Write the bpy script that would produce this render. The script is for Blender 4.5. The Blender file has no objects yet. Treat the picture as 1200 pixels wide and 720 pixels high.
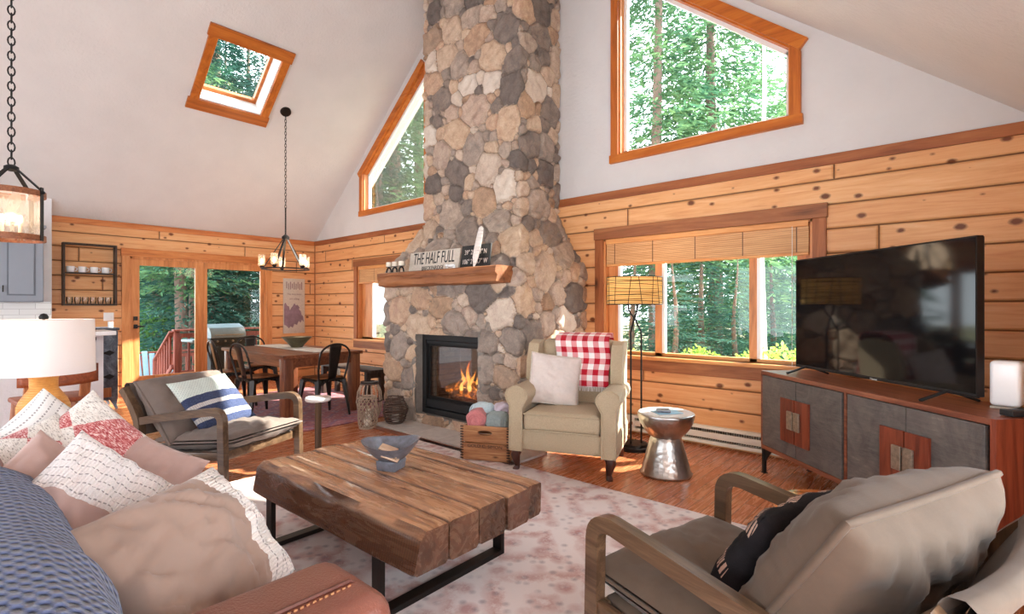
import bpy, bmesh, math, random
import numpy as np
from mathutils import Vector, Matrix, noise
from mathutils.geometry import tessellate_polygon
R = math.radians
SC = bpy.context.scene
COL = SC.collection

# ------------------------------------------------------------ camera, sky, sun, exposure
cam_d = bpy.data.cameras.new('camera'); cam_d.lens = 18.0; cam_d.sensor_width = 36.0; cam_d.clip_start = .02; cam_d.clip_end = 300
cam = bpy.data.objects.new('camera', cam_d); COL.objects.link(cam)
cam.location = (0, 0, 1.3); cam.rotation_euler = (R(90), 0, R(41.33)); SC.camera = cam
SKY_STRENGTH = 3.6
SUN_ENERGY = 20.0
SUN_DIR = Vector((-.63, -1.0, -.97))
EXPOSURE = 1.22
SC.view_settings.view_transform = 'Standard'; SC.view_settings.look = 'None'
SC.view_settings.exposure = EXPOSURE; SC.view_settings.gamma = 1.0; SC.view_settings.use_curve_mapping = False
w = bpy.data.worlds.new('sky'); SC.world = w; w.use_nodes = True
wn = w.node_tree; wn.nodes.clear()
_tc = wn.nodes.new('ShaderNodeTexCoord'); _sx = wn.nodes.new('ShaderNodeSeparateXYZ'); _rp = wn.nodes.new('ShaderNodeValToRGB')
_bg = wn.nodes.new('ShaderNodeBackground'); _wo = wn.nodes.new('ShaderNodeOutputWorld')
_rp.color_ramp.elements[0].position = 0; _rp.color_ramp.elements[0].color = (.87, .935, 1.0, 1)
_rp.color_ramp.elements[1].position = .8; _rp.color_ramp.elements[1].color = (.72, .87, 1.0, 1)
wn.links.new(_tc.outputs['Generated'], _sx.inputs[0]); wn.links.new(_sx.outputs['Z'], _rp.inputs['Fac'])
wn.links.new(_rp.outputs['Color'], _bg.inputs['Color']); _bg.inputs['Strength'].default_value = SKY_STRENGTH
wn.links.new(_bg.outputs[0], _wo.inputs['Surface'])
sun_d = bpy.data.lights.new('sun', 'SUN'); sun_d.energy = SUN_ENERGY; sun_d.angle = R(.8); sun_d.color = (1, .95, .86)
sun = bpy.data.objects.new('sun', sun_d); COL.objects.link(sun); sun.location = (6, 12, 14)
sun.rotation_euler = SUN_DIR.to_track_quat('-Z', 'Y').to_euler()

# ------------------------------------------------------------ helpers
def S(r, g, b):
    f = lambda c: (c/255/12.92) if c/255 <= .04045 else ((c/255+.055)/1.055)**2.4
    return (f(r), f(g), f(b), 1)

class NT:
    def __init__(s, name):
        s.m = bpy.data.materials.new(name); s.m.use_nodes = True; s.t = s.m.node_tree; s.t.nodes.clear()
        s.out = s.t.nodes.new('ShaderNodeOutputMaterial')
    def n(s, typ, ins=None, **props):
        k = s.t.nodes.new('ShaderNode'+typ)
        for a, b in props.items(): setattr(k, a, b)
        for a, b in (ins or {}).items():
            i = k.inputs[a]
            if isinstance(b, bpy.types.NodeSocket): s.t.links.new(b, i)
            else: i.default_value = b
        return k
    def math(s, op, a, b=0.0, c=0.0, clamp=False):
        k = s.n('Math', operation=op, use_clamp=clamp)
        for i, v in enumerate((a, b, c)):
            if isinstance(v, bpy.types.NodeSocket): s.t.links.new(v, k.inputs[i])
            else: k.inputs[i].default_value = v
        return k.outputs[0]
    def mix(s, f, a, b, mode='MIX'):
        k = s.n('MixRGB', blend_type=mode)
        for i, v in enumerate((f, a, b)):
            if isinstance(v, bpy.types.NodeSocket): s.t.links.new(v, k.inputs[i])
            else: k.inputs[i].default_value = v
        return k.outputs[0]
    def ramp(s, f, *stops, interp='LINEAR'):
        k = s.n('ValToRGB', {'Fac': f}); e = k.color_ramp; e.interpolation = interp
        while len(e.elements) < len(stops): e.elements.new(.5)
        for el, (p, c) in zip(e.elements, stops): el.position = p; el.color = c if len(c) == 4 else (*c, 1)
        return k.outputs['Color']
    def obj(s, sc=(1, 1, 1), rot=(0, 0, 0), loc=(0, 0, 0)):
        tc = s.n('TexCoord'); mp = s.n('Mapping', {'Vector': tc.outputs['Object'], 'Scale': sc, 'Rotation': rot, 'Location': loc}); return mp.outputs[0]
    def noise(s, v, scale, detail=4, rough=.55, dist=0):
        k = s.n('TexNoise', {'Vector': v, 'Scale': scale, 'Detail': detail, 'Roughness': rough, 'Distortion': dist}); return k.outputs['Fac']
    def bump(s, h, st=.3, d=.01, nrm=None):
        k = s.n('Bump', {'Height': h, 'Strength': st, 'Distance': d})
        if nrm is not None: s.t.links.new(nrm, k.inputs['Normal'])
        return k.outputs[0]
    def bsdf(s, col, rough=.5, metal=0, nrm=None, spec=.5, sheen=0, coat=0, emit=None, estr=0):
        k = s.n('BsdfPrincipled')
        for nm, v in (('Base Color', col), ('Roughness', rough), ('Metallic', metal), ('Specular IOR Level', spec), ('Sheen Weight', sheen), ('Coat Weight', coat)):
            if isinstance(v, bpy.types.NodeSocket): s.t.links.new(v, k.inputs[nm])
            else: k.inputs[nm].default_value = v
        if nrm is not None: s.t.links.new(nrm, k.inputs['Normal'])
        if emit is not None:
            if isinstance(emit, bpy.types.NodeSocket): s.t.links.new(emit, k.inputs['Emission Color'])
            else: k.inputs['Emission Color'].default_value = emit
            k.inputs['Emission Strength'].default_value = estr
        s.t.links.new(k.outputs[0], s.out.inputs[0]); return s.m

def scol(c, f): return (min(1, c[0]*f), min(1, c[1]*f), min(1, c[2]*f), 1)

def plain(name, col, rough=.5, metal=0, var=.12, sc=6, bump=0, bsc=80, spec=.5, sheen=0, coat=0):
    t = NT(name); v = t.obj(); f = t.noise(v, sc)
    c = t.ramp(f, (.25, scol(col, 1-var)), (.75, scol(col, 1+var)))
    nr = t.bump(t.noise(v, bsc, 3), bump, .01) if bump else None
    return t.bsdf(c, rough, metal, nr, spec, sheen, coat)

def wood(name, c1, c2, axis='x', sc=1.0, rough=.42, dark=None, coat=0, bump=.15, knots=0):
    t = NT(name); st = {'x': (1.2, 14, 14), 'y': (14, 1.2, 14), 'z': (14, 14, 1.2)}[axis]
    v = t.obj(tuple(a*sc for a in st)); f = t.noise(v, 1.0, 6, .6, 1.1); g = t.noise(v, 7.0, 3, .7)
    h = t.math('ADD', t.math('MULTIPLY', f, .8), t.math('MULTIPLY', g, .2))
    c = t.ramp(h, (.3, dark or scol(c1, .55)), (.45, c1), (.68, c2))
    if knots:
        kv = t.obj(tuple(a*sc*knots*(.35 if a > 2 else 1.6) for a in st)); vo = t.n('TexVoronoi', {'Vector': kv, 'Scale': 1.0})
        c = t.mix(t.ramp(vo.outputs['Distance'], (.03, (1, 1, 1)), (.13, (0, 0, 0))), c, scol(c1, .3))
    return t.bsdf(c, rough, 0, t.bump(h, bump, .01), .4, 0, coat)

def fabric(name, col, var=.1, weave=700, bump=.25, rough=.9, sheen=.15, mott=30):
    t = NT(name); v = t.obj(); f = t.noise(v, mott, 5, .7); a = t.n('TexWave', {'Vector': v, 'Scale': weave/6.28}, bands_direction='X'); b = t.n('TexWave', {'Vector': v, 'Scale': weave/6.28}, bands_direction='Y')
    h = t.math('MULTIPLY', a.outputs['Fac'], b.outputs['Fac'])
    c = t.ramp(f, (.3, scol(col, 1-var)), (.7, scol(col, 1+var)))
    return t.bsdf(c, rough, 0, t.bump(t.math('ADD', h, f), bump, .004), .2, sheen)

class G:
    def __init__(s): s.bm = bmesh.new()
    def join(s, t, mx=None):
        if mx is not None: t.transform(mx)
        mp = {v: s.bm.verts.new(v.co) for v in t.verts}
        for f in t.faces:
            try: s.bm.faces.new([mp[v] for v in f.verts])
            except ValueError: pass
        t.free(); return s
    def box(s, x0, x1, y0, y1, z0, z1, bev=0, seg=2, mx=None, taper=None):
        t = bmesh.new(); bmesh.ops.create_cube(t, size=1)
        for v in t.verts:
            v.co = Vector(((x0+x1)/2+v.co.x*(x1-x0), (y0+y1)/2+v.co.y*(y1-y0), (z0+z1)/2+v.co.z*(z1-z0)))
            if taper and v.co.z < (z0+z1)/2: v.co.x = (x0+x1)/2+(v.co.x-(x0+x1)/2)*taper; v.co.y = (y0+y1)/2+(v.co.y-(y0+y1)/2)*taper
        if bev: bmesh.ops.bevel(t, geom=list(t.edges), offset=bev, segments=seg, affect='EDGES', profile=.5)
        return s.join(t, mx)
    def bar(s, a, b, wd, ht, bev=0, up=(0, 0, 1)):
        a = Vector(a); b = Vector(b); d = b-a; L = d.length; d.normalize(); up = Vector(up)
        sd = d.cross(up)
        if sd.length < 1e-4: sd = d.cross(Vector((1, 0, 0)))
        sd.normalize(); u2 = sd.cross(d)
        m = Matrix(((d.x, sd.x, u2.x, a.x), (d.y, sd.y, u2.y, a.y), (d.z, sd.z, u2.z, a.z), (0, 0, 0, 1)))
        return s.box(0, L, -wd/2, wd/2, -ht/2, ht/2, bev, 2, m)
    def tube(s, pts, r, n=8, closed=False, sec=None, cap=True):
        pts = [Vector(p) for p in pts]; N = len(pts); rr = r if isinstance(r, (list, tuple)) else [r]*N
        tan = []
        for i in range(N):
            a = pts[(i-1) % N] if (closed or i > 0) else pts[0]; b = pts[(i+1) % N] if (closed or i < N-1) else pts[-1]
            tan.append((b-a).normalized())
        nv = tan[0].cross(Vector((0, 0, 1)))
        if nv.length < .05: nv = tan[0].cross(Vector((1, 0, 0)))
        nv.normalize(); rings = []
        for i in range(N):
            if i: nv = nv-tan[i]*nv.dot(tan[i]); nv.normalize()
            bv = tan[i].cross(nv); ring = []
            sc = sec or [(math.cos(2*math.pi*k/n), math.sin(2*math.pi*k/n)) for k in range(n)]
            for (p, q) in sc: ring.append(s.bm.verts.new(pts[i]+nv*p*rr[i]+bv*q*rr[i]))
            rings.append(ring)
        m = len(rings[0])
        for i in range(N if closed else N-1):
            A = rings[i]; Bq = rings[(i+1) % N]
            for k in range(m): s.bm.faces.new((A[k], A[(k+1) % m], Bq[(k+1) % m], Bq[k]))
        if cap and not closed: s.bm.faces.new(rings[0][::-1]); s.bm.faces.new(rings[-1])
        return s
    def lathe(s, prof, n=28, c=(0, 0, 0), mx=None, cap=True):
        t = bmesh.new(); rings = []
        for (r, z) in prof:
            rings.append([t.verts.new((c[0]+r*math.cos(2*math.pi*k/n), c[1]+r*math.sin(2*math.pi*k/n), c[2]+z)) for k in range(n)])
        for i in range(len(rings)-1):
            for k in range(n): t.faces.new((rings[i][k], rings[i][(k+1) % n], rings[i+1][(k+1) % n], rings[i+1][k]))
        if cap:
            if prof[0][0] > 1e-4: t.faces.new(rings[0][::-1])
            if prof[-1][0] > 1e-4: t.faces.new(rings[-1])
        return s.join(t, mx)
    def plate(s, outer, axis, a, b, holes=(), mx=None):
        """polygon (2D) with holes, extruded from a to b along axis"""
        t = bmesh.new(); loops = [list(outer)]+[list(h) for h in holes]
        P = {'x': lambda p, q: (q, p[0], p[1]), 'y': lambda p, q: (p[0], q, p[1]), 'z': lambda p, q: (p[0], p[1], q)}[axis]
        flat = [p for l in loops for p in l]
        A = [t.verts.new(P(p, a)) for p in flat]; Bv = [t.verts.new(P(p, b)) for p in flat]
        for tri in tessellate_polygon([[Vector((p[0], p[1], 0)) for p in l] for l in loops]):
            try: t.faces.new([A[i] for i in tri]); t.faces.new([Bv[i] for i in tri][::-1])
            except ValueError: pass
        o = 0
        for l in loops:
            k = len(l)
            for i in range(k): t.faces.new((A[o+i], A[o+(i+1) % k], Bv[o+(i+1) % k], Bv[o+i]))
            o += k
        bmesh.ops.recalc_face_normals(t, faces=t.faces)
        return s.join(t, mx)
    def grid(s, nu, nv, fn, closeu=False):
        V = [[s.bm.verts.new(fn(i/(nu if closeu else nu-1), j/(nv-1))) for j in range(nv)] for i in range(nu)]
        for i in range(nu if closeu else nu-1):
            for j in range(nv-1): s.bm.faces.new((V[i][j], V[(i+1) % nu][j], V[(i+1) % nu][j+1], V[i][j+1]))
        return s
    def ball(s, c, r, n=12):
        t = bmesh.new(); bmesh.ops.create_uvsphere(t, u_segments=n, v_segments=max(6, n*2//3), radius=1)
        rr = r if isinstance(r, (list, tuple)) else (r, r, r)
        return s.join(t, Matrix.Translation(c) @ Matrix.Diagonal((*rr, 1)))
    def build(s, name, mat, parent=None, mx=None, ang=38, flat=False, loc=None):
        bmesh.ops.recalc_face_normals(s.bm, faces=s.bm.faces)
        me = bpy.data.meshes.new(name); s.bm.to_mesh(me); s.bm.free()
        return link(name, me, mat, parent, mx, ang, flat, loc)

def link(name, me, mat, parent=None, mx=None, ang=38, flat=False, loc=None):
    if mat: me.materials.append(mat)
    if not flat:
        me.polygons.foreach_set('use_smooth', [True]*len(me.polygons))
        try: me.set_sharp_from_angle(angle=R(ang))
        except Exception: pass
    o = bpy.data.objects.new(name, me); COL.objects.link(o)
    if parent: o.parent = parent
    if mx is not None: o.matrix_local = mx
    if loc is not None: o.location = loc
    return o

def tag(o, label, cat, group=None, kind=None):
    o['label'] = label; o['category'] = cat
    if group: o['group'] = group
    if kind: o['kind'] = kind
    return o
def thing(name, label, cat, loc=(0, 0, 0), rz=0, group=None):
    o = bpy.data.objects.new(name, None); COL.objects.link(o); o.empty_display_size = .05
    o.location = loc; o.rotation_euler = (0, 0, rz); return tag(o, label, cat, group)
def struct(o, label=None):
    o['kind'] = 'structure'
    if label: o['label'] = label; o['category'] = o.name.split('_')[0].split('.')[0]
    return o
def kids(o): return [c for c in o.children]
def dup(root, loc, rz=None, label=None, scale=None):
    r = root.copy(); COL.objects.link(r); r.location = loc
    if rz is not None: r.rotation_euler = (0, 0, rz)
    if label: r['label'] = label
    if scale: r.scale = (scale,)*3 if not isinstance(scale, tuple) else scale
    for ch in kids(root):
        c = ch.copy(); COL.objects.link(c); c.parent = r
        for g in kids(ch):
            d = g.copy(); COL.objects.link(d); d.parent = c
    return r
def frame(o, c, n, up):
    """matrix: local z -> n, local y ~ up, at c"""
    n = Vector(n).normalized(); up = Vector(up); x = up.cross(n).normalized(); y = n.cross(x)
    return Matrix(((x.x, y.x, n.x, c[0]), (x.y, y.y, n.y, c[1]), (x.z, y.z, n.z, c[2]), (0, 0, 0, 1)))
def arc(p0, p1, p2, n=5):
    a, b, c = Vector(p0), Vector(p1), Vector(p2)
    return [a*(1-t)**2+b*2*t*(1-t)+c*t*t for t in [i/n for i in range(n+1)]]
def text(name, body, size, mat, parent, mx, ext=.0012, sx=1.0):
    cu = bpy.data.curves.new(name, 'FONT'); cu.body = body; cu.size = size; cu.align_x = 'CENTER'; cu.align_y = 'CENTER'; cu.extrude = ext
    ob = bpy.data.objects.new('tmp', cu); COL.objects.link(ob); dg = bpy.context.evaluated_depsgraph_get(); dg.update()
    me = bpy.data.meshes.new_from_object(ob.evaluated_get(dg)); bpy.data.objects.remove(ob)
    me.transform(Matrix.Diagonal((sx, 1, 1, 1))); me.materials.clear()
    return link(name, me, mat, parent, mx, flat=True)
def pillow(name, w, h, t, mat, mx, parent=None, seed=0, wr=.012, pinch=.06, n=34, p=.5, fold=3.0, sag=0.0, edge=.0):
    g = G(); off = Vector((seed*7.3, seed*3.1, seed*1.7))
    def surf(sg):
        def f(u, v):
            a = 2*u-1; b = 2*v-1
            x = a*(1-pinch*(1-b*b)*abs(a))*w/2; y = b*(1-pinch*(1-a*a)*abs(b))*h/2
            e = max(0, (1-a*a))*max(0, (1-b*b)); th = t/2*e**p
            q = Vector((x, y, sg*.2))*fold/max(w, h)*1.6+off
            wv = noise.noise(q)*.7+noise.noise(q*2.3)*.4+.35*(1-abs(noise.noise(q*3.7)*2))
            # radial creases towards the corners
            cr = math.sin(9*math.atan2(abs(b)+.01, abs(a)+.01)+3*noise.noise(q))*max(abs(a), abs(b))**3
            an = seed*1.3; ra = (x*math.cos(an)+y*math.sin(an))/max(w, h); rb = (-x*math.sin(an)+y*math.cos(an))/max(w, h)+.05*math.sin(ra*6+seed)
            fd = (1-abs(noise.noise(Vector((ra*2.2, rb*9.0, seed+sg*.3)))*2.2)); fd = max(0, fd)**3
            th += (wv*wr*1.3+cr*wr*.5-fd*wr*1.1)*min(1, e*4+.0)
            x2 = x; y2 = y-sag*e
            return Vector((x2, y2, sg*max(th, edge/2)))
        return f
    g.grid(n, n, surf(1)); g.grid(n, n, surf(-1))
    bmesh.ops.remove_doubles(g.bm, verts=g.bm.verts, dist=.0008)
    return g.build(name, mat, parent, mx, ang=80)
def piping(name, w, h, r, mat, mx, parent, pinch=.06, n=12):
    pts = []
    for (ax, sg) in (('b', -1), ('a', 1), ('b', 1), ('a', -1)):
        for i in range(n):
            k = -1+2*i/n
            if ax == 'b': a, b = (k if sg < 0 else -k), sg
            else: a, b = sg, (k if sg > 0 else -k)
            pts.append((a*(1-pinch*(1-b*b)*abs(a))*w/2, b*(1-pinch*(1-a*a)*abs(b))*h/2, 0))
    return G().tube(pts, r, 6, closed=True).build(name, mat, parent, mx, ang=80)
# ------------------------------------------------------------ materials
def log_wall(name, ax):
    t = NT(name); tc = t.n('TexCoord'); sp = t.n('SeparateXYZ', {0: tc.outputs['Object']})
    al = sp.outputs[ax]; z = sp.outputs['Z']; row = t.math('FLOOR', t.math('DIVIDE', t.math('ADD', z, .055), .199)); fr = t.math('FRACT', t.math('DIVIDE', t.math('ADD', z, .055), .199))
    wn_ = t.n('TexWhiteNoise', {'W': row}, noise_dimensions='1D'); u = t.math('DIVIDE', t.math('ADD', al, t.math('MULTIPLY', wn_.outputs['Value'], 7.0)), 3.1)
    pid = t.math('ADD', t.math('MULTIPLY', row, 13.7), t.math('FLOOR', u)); wp = t.n('TexWhiteNoise', {'W': pid}, noise_dimensions='1D')
    fu = t.math('FRACT', u)
    gz = t.math('MINIMUM', fr, t.math('SUBTRACT', 1, fr)); gu = t.math('MULTIPLY', t.math('MINIMUM', fu, t.math('SUBTRACT', 1, fu)), 15)
    gr = t.math('MINIMUM', gz, gu)
    vec = t.n('CombineXYZ', {'X': t.math('MULTIPLY', al, 1.3), 'Y': t.math('MULTIPLY', pid, 3.3), 'Z': t.math('MULTIPLY', z, 17)}).outputs[0]
    f = t.noise(vec, 1.0, 6, .6, 1.2); f2 = t.noise(vec, 5.0, 3, .6)
    c = t.ramp(t.math('ADD', t.math('MULTIPLY', f, .75), t.math('MULTIPLY', f2, .25)), (.26, S(208, 138, 86)), (.5, S(232, 174, 120)), (.74, S(244, 200, 150)))
    c = t.mix(t.math('MULTIPLY', wp.outputs['Value'], .4), c, S(218, 148, 94))
    kv = t.n('CombineXYZ', {'X': t.math('MULTIPLY', al, 3.6), 'Y': t.math('MULTIPLY', z, 5.4)}).outputs[0]
    vo = t.n('TexVoronoi', {'Vector': kv, 'Scale': 1.0}, voronoi_dimensions='2D'); kd = t.math('ADD', vo.outputs['Distance'], t.math('MULTIPLY', t.noise(kv, 9, 2), .05))
    ksel = t.math('MULTIPLY_ADD', t.n('SeparateColor', {'Color': vo.outputs['Color']}).outputs[0], -.16, .12)
    c = t.mix(t.ramp(t.math('ADD', kd, t.math('MULTIPLY', t.math('MAXIMUM', ksel, 0), .0 ) if False else t.math('ADD', kd, t.math('MULTIPLY', ksel, .9))), (.085, (.92, .92, .92)), (.17, (0, 0, 0))) if False else t.ramp(t.math('ADD', kd, ksel), (.075, (.95, .95, .95)), (.15, (0, 0, 0))), c, S(104, 52, 26))
    c = t.mix(t.ramp(gr, (.018, (.85, .85, .85)), (.04, (0, 0, 0))), c, S(92, 48, 24))
    h = t.ramp(gr, (0, (0, 0, 0)), (.09, (1, 1, 1)))
    return t.bsdf(c, .42, 0, t.bump(h, .7, .02), .35)
M = {}
M['log_back'] = log_wall('honey_pine_logs_x', 'X'); M['log_left'] = log_wall('honey_pine_logs_y', 'Y')
def plaster(name, col):
    t = NT(name); v = t.obj(); f = t.noise(v, 34, 5, .65); vo = t.n('TexVoronoi', {'Vector': v, 'Scale': 26}); h = t.math('ADD', f, t.math('MULTIPLY', vo.outputs['Distance'], .35))
    return t.bsdf(t.ramp(t.noise(v, 2.2), (.3, scol(col, .96)), (.7, scol(col, 1.03))), .85, 0, t.bump(h, .35, .012), .25)
M['ceiling'] = plaster('ceiling_plaster', S(221, 216, 212)); M['drywall'] = plaster('wall_plaster', S(216, 212, 210)); M['white_wall'] = plaster('white_panel_paint', S(232, 230, 232))
def floor_mat():
    t = NT('red_oak_floor'); tc = t.n('TexCoord'); sp = t.n('SeparateXYZ', {0: tc.outputs['Object']}); x = sp.outputs['X']; y = sp.outputs['Y']
    W = .083; col = t.math('FLOOR', t.math('DIVIDE', x, W)); fx = t.math('FRACT', t.math('DIVIDE', x, W))
    wn_ = t.n('TexWhiteNoise', {'W': col}, noise_dimensions='1D'); u = t.math('DIVIDE', t.math('ADD', y, t.math('MULTIPLY', wn_.outputs['Value'], 9)), 1.15); fu = t.math('FRACT', u)
    pid = t.math('ADD', t.math('MULTIPLY', col, 7.31), t.math('FLOOR', u)); wp = t.n('TexWhiteNoise', {'W': pid}, noise_dimensions='1D')
    g = t.math('MINIMUM', t.math('MINIMUM', fx, t.math('SUBTRACT', 1, fx)), t.math('MULTIPLY', t.math('MINIMUM', fu, t.math('SUBTRACT', 1, fu)), 14))
    vec = t.n('CombineXYZ', {'X': t.math('MULTIPLY', x, 26), 'Y': t.math('MULTIPLY', y, 2.2), 'Z': t.math('MULTIPLY', pid, 2.7)}).outputs[0]
    f = t.noise(vec, 1.0, 5, .6, 2.2); f2 = t.noise(vec, 6, 2, .6)
    c = t.ramp(t.math('ADD', t.math('MULTIPLY', f, .7), t.math('MULTIPLY', f2, .3)), (.28, S(148, 82, 52)), (.48, S(190, 114, 74)), (.72, S(212, 144, 100)))
    c = t.mix(t.math('MULTIPLY', wp.outputs['Value'], .5), c, S(170, 92, 58))
    c = t.mix(t.ramp(g, (.02, (.7, .7, .7)), (.05, (0, 0, 0))), c, S(66, 30, 18))
    h = t.ramp(g, (0, (0, 0, 0)), (.06, (1, 1, 1)))
    return t.bsdf(c, t.math('ADD', .2, t.math('MULTIPLY', f, .14)), 0, t.bump(h, .12, .004), .5, 0, .15)
M['floor'] = floor_mat()
M['trim'] = wood('cedar_trim_brown_x', S(150, 84, 46), S(180, 112, 66), 'x', .8, .45)
M['trim_y'] = wood('cedar_trim_brown_y', S(196, 112, 58), S(222, 146, 86), 'y', .8, .45)
M['case_x'] = wood('window_casing_brown_x', S(146, 88, 52), S(178, 116, 72), 'x', .8, .5, knots=1)
M['case_z'] = wood('window_casing_brown_z', S(150, 86, 46), S(184, 112, 66), 'z', .8, .5, knots=1)
M['orange_x'] = wood('orange_stained_frame_x', S(186, 98, 30), S(212, 126, 48), 'x', .7, .4)
M['orange_z'] = wood('orange_stained_frame_z', S(186, 98, 34), S(214, 130, 54), 'z', .7, .4)
M['orange_y'] = wood('orange_stained_frame_y', S(180, 96, 36), S(208, 124, 50), 'y', .7, .4)
M['pine_z'] = wood('light_pine_z', S(208, 134, 78), S(232, 168, 110), 'z', .8, .4)
M['pine_x'] = wood('light_pine_x', S(216, 146, 84), S(238, 180, 116), 'x', .8, .4)
M['pine_y'] = wood('light_pine_y', S(196, 116, 60), S(222, 150, 88), 'y', .8, .4)
def glass(name, tint=(1, 1, 1, 1), f=.7):
    t = NT(name); a = t.n('BsdfTransparent', {'Color': tint}); b = t.n('BsdfGlossy', {'Roughness': .02}); fr = t.n('Fresnel', {'IOR': 1.45})
    mx = t.n('MixShader', {0: t.math('MULTIPLY', fr.outputs[0], f), 1: a.outputs[0], 2: b.outputs[0]}); t.t.links.new(mx.outputs[0], t.out.inputs[0]); return t.m
M['glass'] = glass('window_glass', (.97, .99, .98, 1), .55); M['clear'] = glass('clear_drinking_glass', (.99, .99, .99, 1), .9)
M['black'] = plain('black_iron', S(30, 28, 28), .5, .6, .2, 30)
M['blackmatte'] = plain('matte_black', S(24, 23, 24), .6, 0, .15)
M['white'] = plain('white_paint', S(236, 234, 230), .45, 0, .02)
M['heater'] = plain('cream_enamel', S(226, 220, 208), .4, 0, .03)
M['white_vinyl'] = plain('white_vinyl', S(240, 240, 238), .4, 0, .02)
M['ceramic'] = plain('white_ceramic', S(240, 240, 240), .2, 0, .02)
def stone_mat():
    t = NT('river_rock'); a = t.n('Attribute', attribute_name='stone'); v = t.obj(); r = t.n('SeparateColor', {0: a.outputs['Color']})
    c = t.ramp(r.outputs[0], (0, S(120, 115, 114)), (.14, S(150, 142, 138)), (.3, S(180, 171, 165)), (.5, S(204, 192, 180)), (.68, S(212, 196, 178)), (.82, S(196, 172, 150)), (.88, S(168, 144, 124)), (.93, S(226, 219, 213)), (1, S(198, 184, 173)))
    n1 = t.noise(v, 9, 6, .7, .6); n2 = t.noise(v, 60, 4, .7)
    c = t.mix(.55, c, t.ramp(n1, (.3, S(96, 82, 72)), (.5, S(170, 154, 138)), (.75, S(214, 200, 184))), 'OVERLAY')
    c = t.mix(.25, c, t.ramp(n2, (.3, S(60, 54, 50)), (.7, S(220, 210, 200))), 'OVERLAY')
    c = t.mix(t.ramp(r.outputs[1], (.06, (1, 1, 1)), (.3, (0, 0, 0))), c, S(140, 128, 118))
    return t.bsdf(c, .8, 0, t.bump(t.math('ADD', n1, t.math('MULTIPLY', n2, .5)), .5, .02), .3)
M['stone'] = stone_mat()
M['mortar'] = plain('grey_mortar', S(134, 126, 118), .9, 0, .15, 20, .4, 60)
M['mantel'] = wood('mantel_beam', S(138, 84, 50), S(172, 112, 70), 'x', .7, .6, S(80, 46, 28), bump=.5, knots=1)
def tile_mat():
    t = NT('hearth_tile'); v = t.obj(); b = t.n('TexBrick', {'Vector': v, 'Color1': S(206, 196, 188), 'Color2': S(192, 182, 174), 'Mortar': S(150, 140, 132), 'Scale': 1.0, 'Mortar Size': .004, 'Brick Width': .42, 'Row Height': .4})
    return t.bsdf(t.mix(.25, b.outputs['Color'], t.ramp(t.noise(v, 14, 5), (.3, S(160, 148, 140)), (.7, S(236, 228, 222)))), .5)
M['tile'] = tile_mat()
def subway():
    t = NT('white_subway_tile'); tc = t.n('TexCoord'); sp = t.n('SeparateXYZ', {0: tc.outputs['Object']}); v = t.n('CombineXYZ', {'X': sp.outputs['Y'], 'Y': sp.outputs['Z']}).outputs[0]
    b = t.n('TexBrick', {'Vector': v, 'Color1': S(232, 230, 226), 'Color2': S(222, 220, 216), 'Mortar': S(190, 186, 182), 'Scale': 1.0, 'Mortar Size': .003, 'Brick Width': .3, 'Row Height': .075})
    return t.bsdf(b.outputs['Color'], .2)
M['subway'] = subway()
def rug_mat(name, base, c1, c2, c3, sc=1.0):
    t = NT(name); v = t.obj((sc, sc, sc)); 
    n1 = t.noise(v, 3.2, 6, .7, .5); n2 = t.noise(v, 13, 5, .75); n3 = t.noise(v, 90, 2, .6)
    sp = t.n('SeparateXYZ', {0: v}); ax = t.math('ABSOLUTE', t.math('PINGPONG', sp.outputs['X'], .42)); ay = t.math('ABSOLUTE', t.math('PINGPONG', sp.outputs['Y'], .36))
    dd = t.math('ADD', ax, ay); ri = t.math('FRACT', t.math('MULTIPLY', t.math('ADD', dd, t.math('MULTIPLY', n2, .2)), 3.6))
    vo = t.n('TexVoronoi', {'Vector': v, 'Scale': 6.5, 'Randomness': .55}); vo2 = t.n('TexVoronoi', {'Vector': v, 'Scale': 15, 'Randomness': .8})
    c = t.mix(t.ramp(ri, (.25, (0, 0, 0)), (.5, (.7, .7, .7)), (.8, (0, 0, 0))), base, c1)
    c = t.mix(t.ramp(vo.outputs['Distance'], (.16, (.65, .65, .65)), (.4, (0, 0, 0))), c, c2)
    c = t.mix(t.ramp(vo2.outputs['Distance'], (.12, (.6, .6, .6)), (.36, (0, 0, 0))), c, c3)
    c = t.mix(t.ramp(n1, (.5, (0, 0, 0)), (.68, (.75, .75, .75))), c, base)
    c = t.mix(t.ramp(n2, (.36, (.6, .6, .6)), (.5, (0, 0, 0))), c, base)
    return t.bsdf(c, .95, 0, t.bump(t.math('ADD', n3, n2), .3, .006), .1, .1)
M['rug'] = rug_mat('faded_persian_rug', S(232, 220, 217), S(190, 132, 124), S(172, 98, 94), S(150, 134, 140), 1.0)
M['rug2'] = rug_mat('red_navy_persian_rug', S(160, 96, 98), S(96, 88, 118), S(120, 48, 54), S(196, 180, 176), 1.2)
M['leather'] = plain('cognac_leather', S(124, 74, 60), .33, 0, .16, 5, .25, 140, .5)
M['leather_dark'] = plain('cognac_leather_seam', S(96, 50, 38), .5, 0, .1)
M['velvet'] = fabric('taupe_velvet', S(94, 78, 65), .12, 1200, .06, .75, .12, 9)
M['velvet_dk'] = fabric('grey_taupe_velvet', S(118, 104, 96), .1, 1200, .06, .8, .12, 9)
M['chairwood'] = wood('weathered_walnut_frame', S(84, 62, 45), S(122, 96, 72), 'y', 1.4, .28)
M['chairwood_z'] = wood('weathered_walnut_leg', S(84, 62, 45), S(122, 96, 72), 'z', 1.4, .3)
M['linen'] = fabric('oatmeal_linen', S(184, 164, 136), .12, 900, .35, .95, .1, 120)
M['cream_fab'] = fabric('cream_cotton', S(222, 208, 200), .05, 900, .2, .95, .1, 40)
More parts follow.
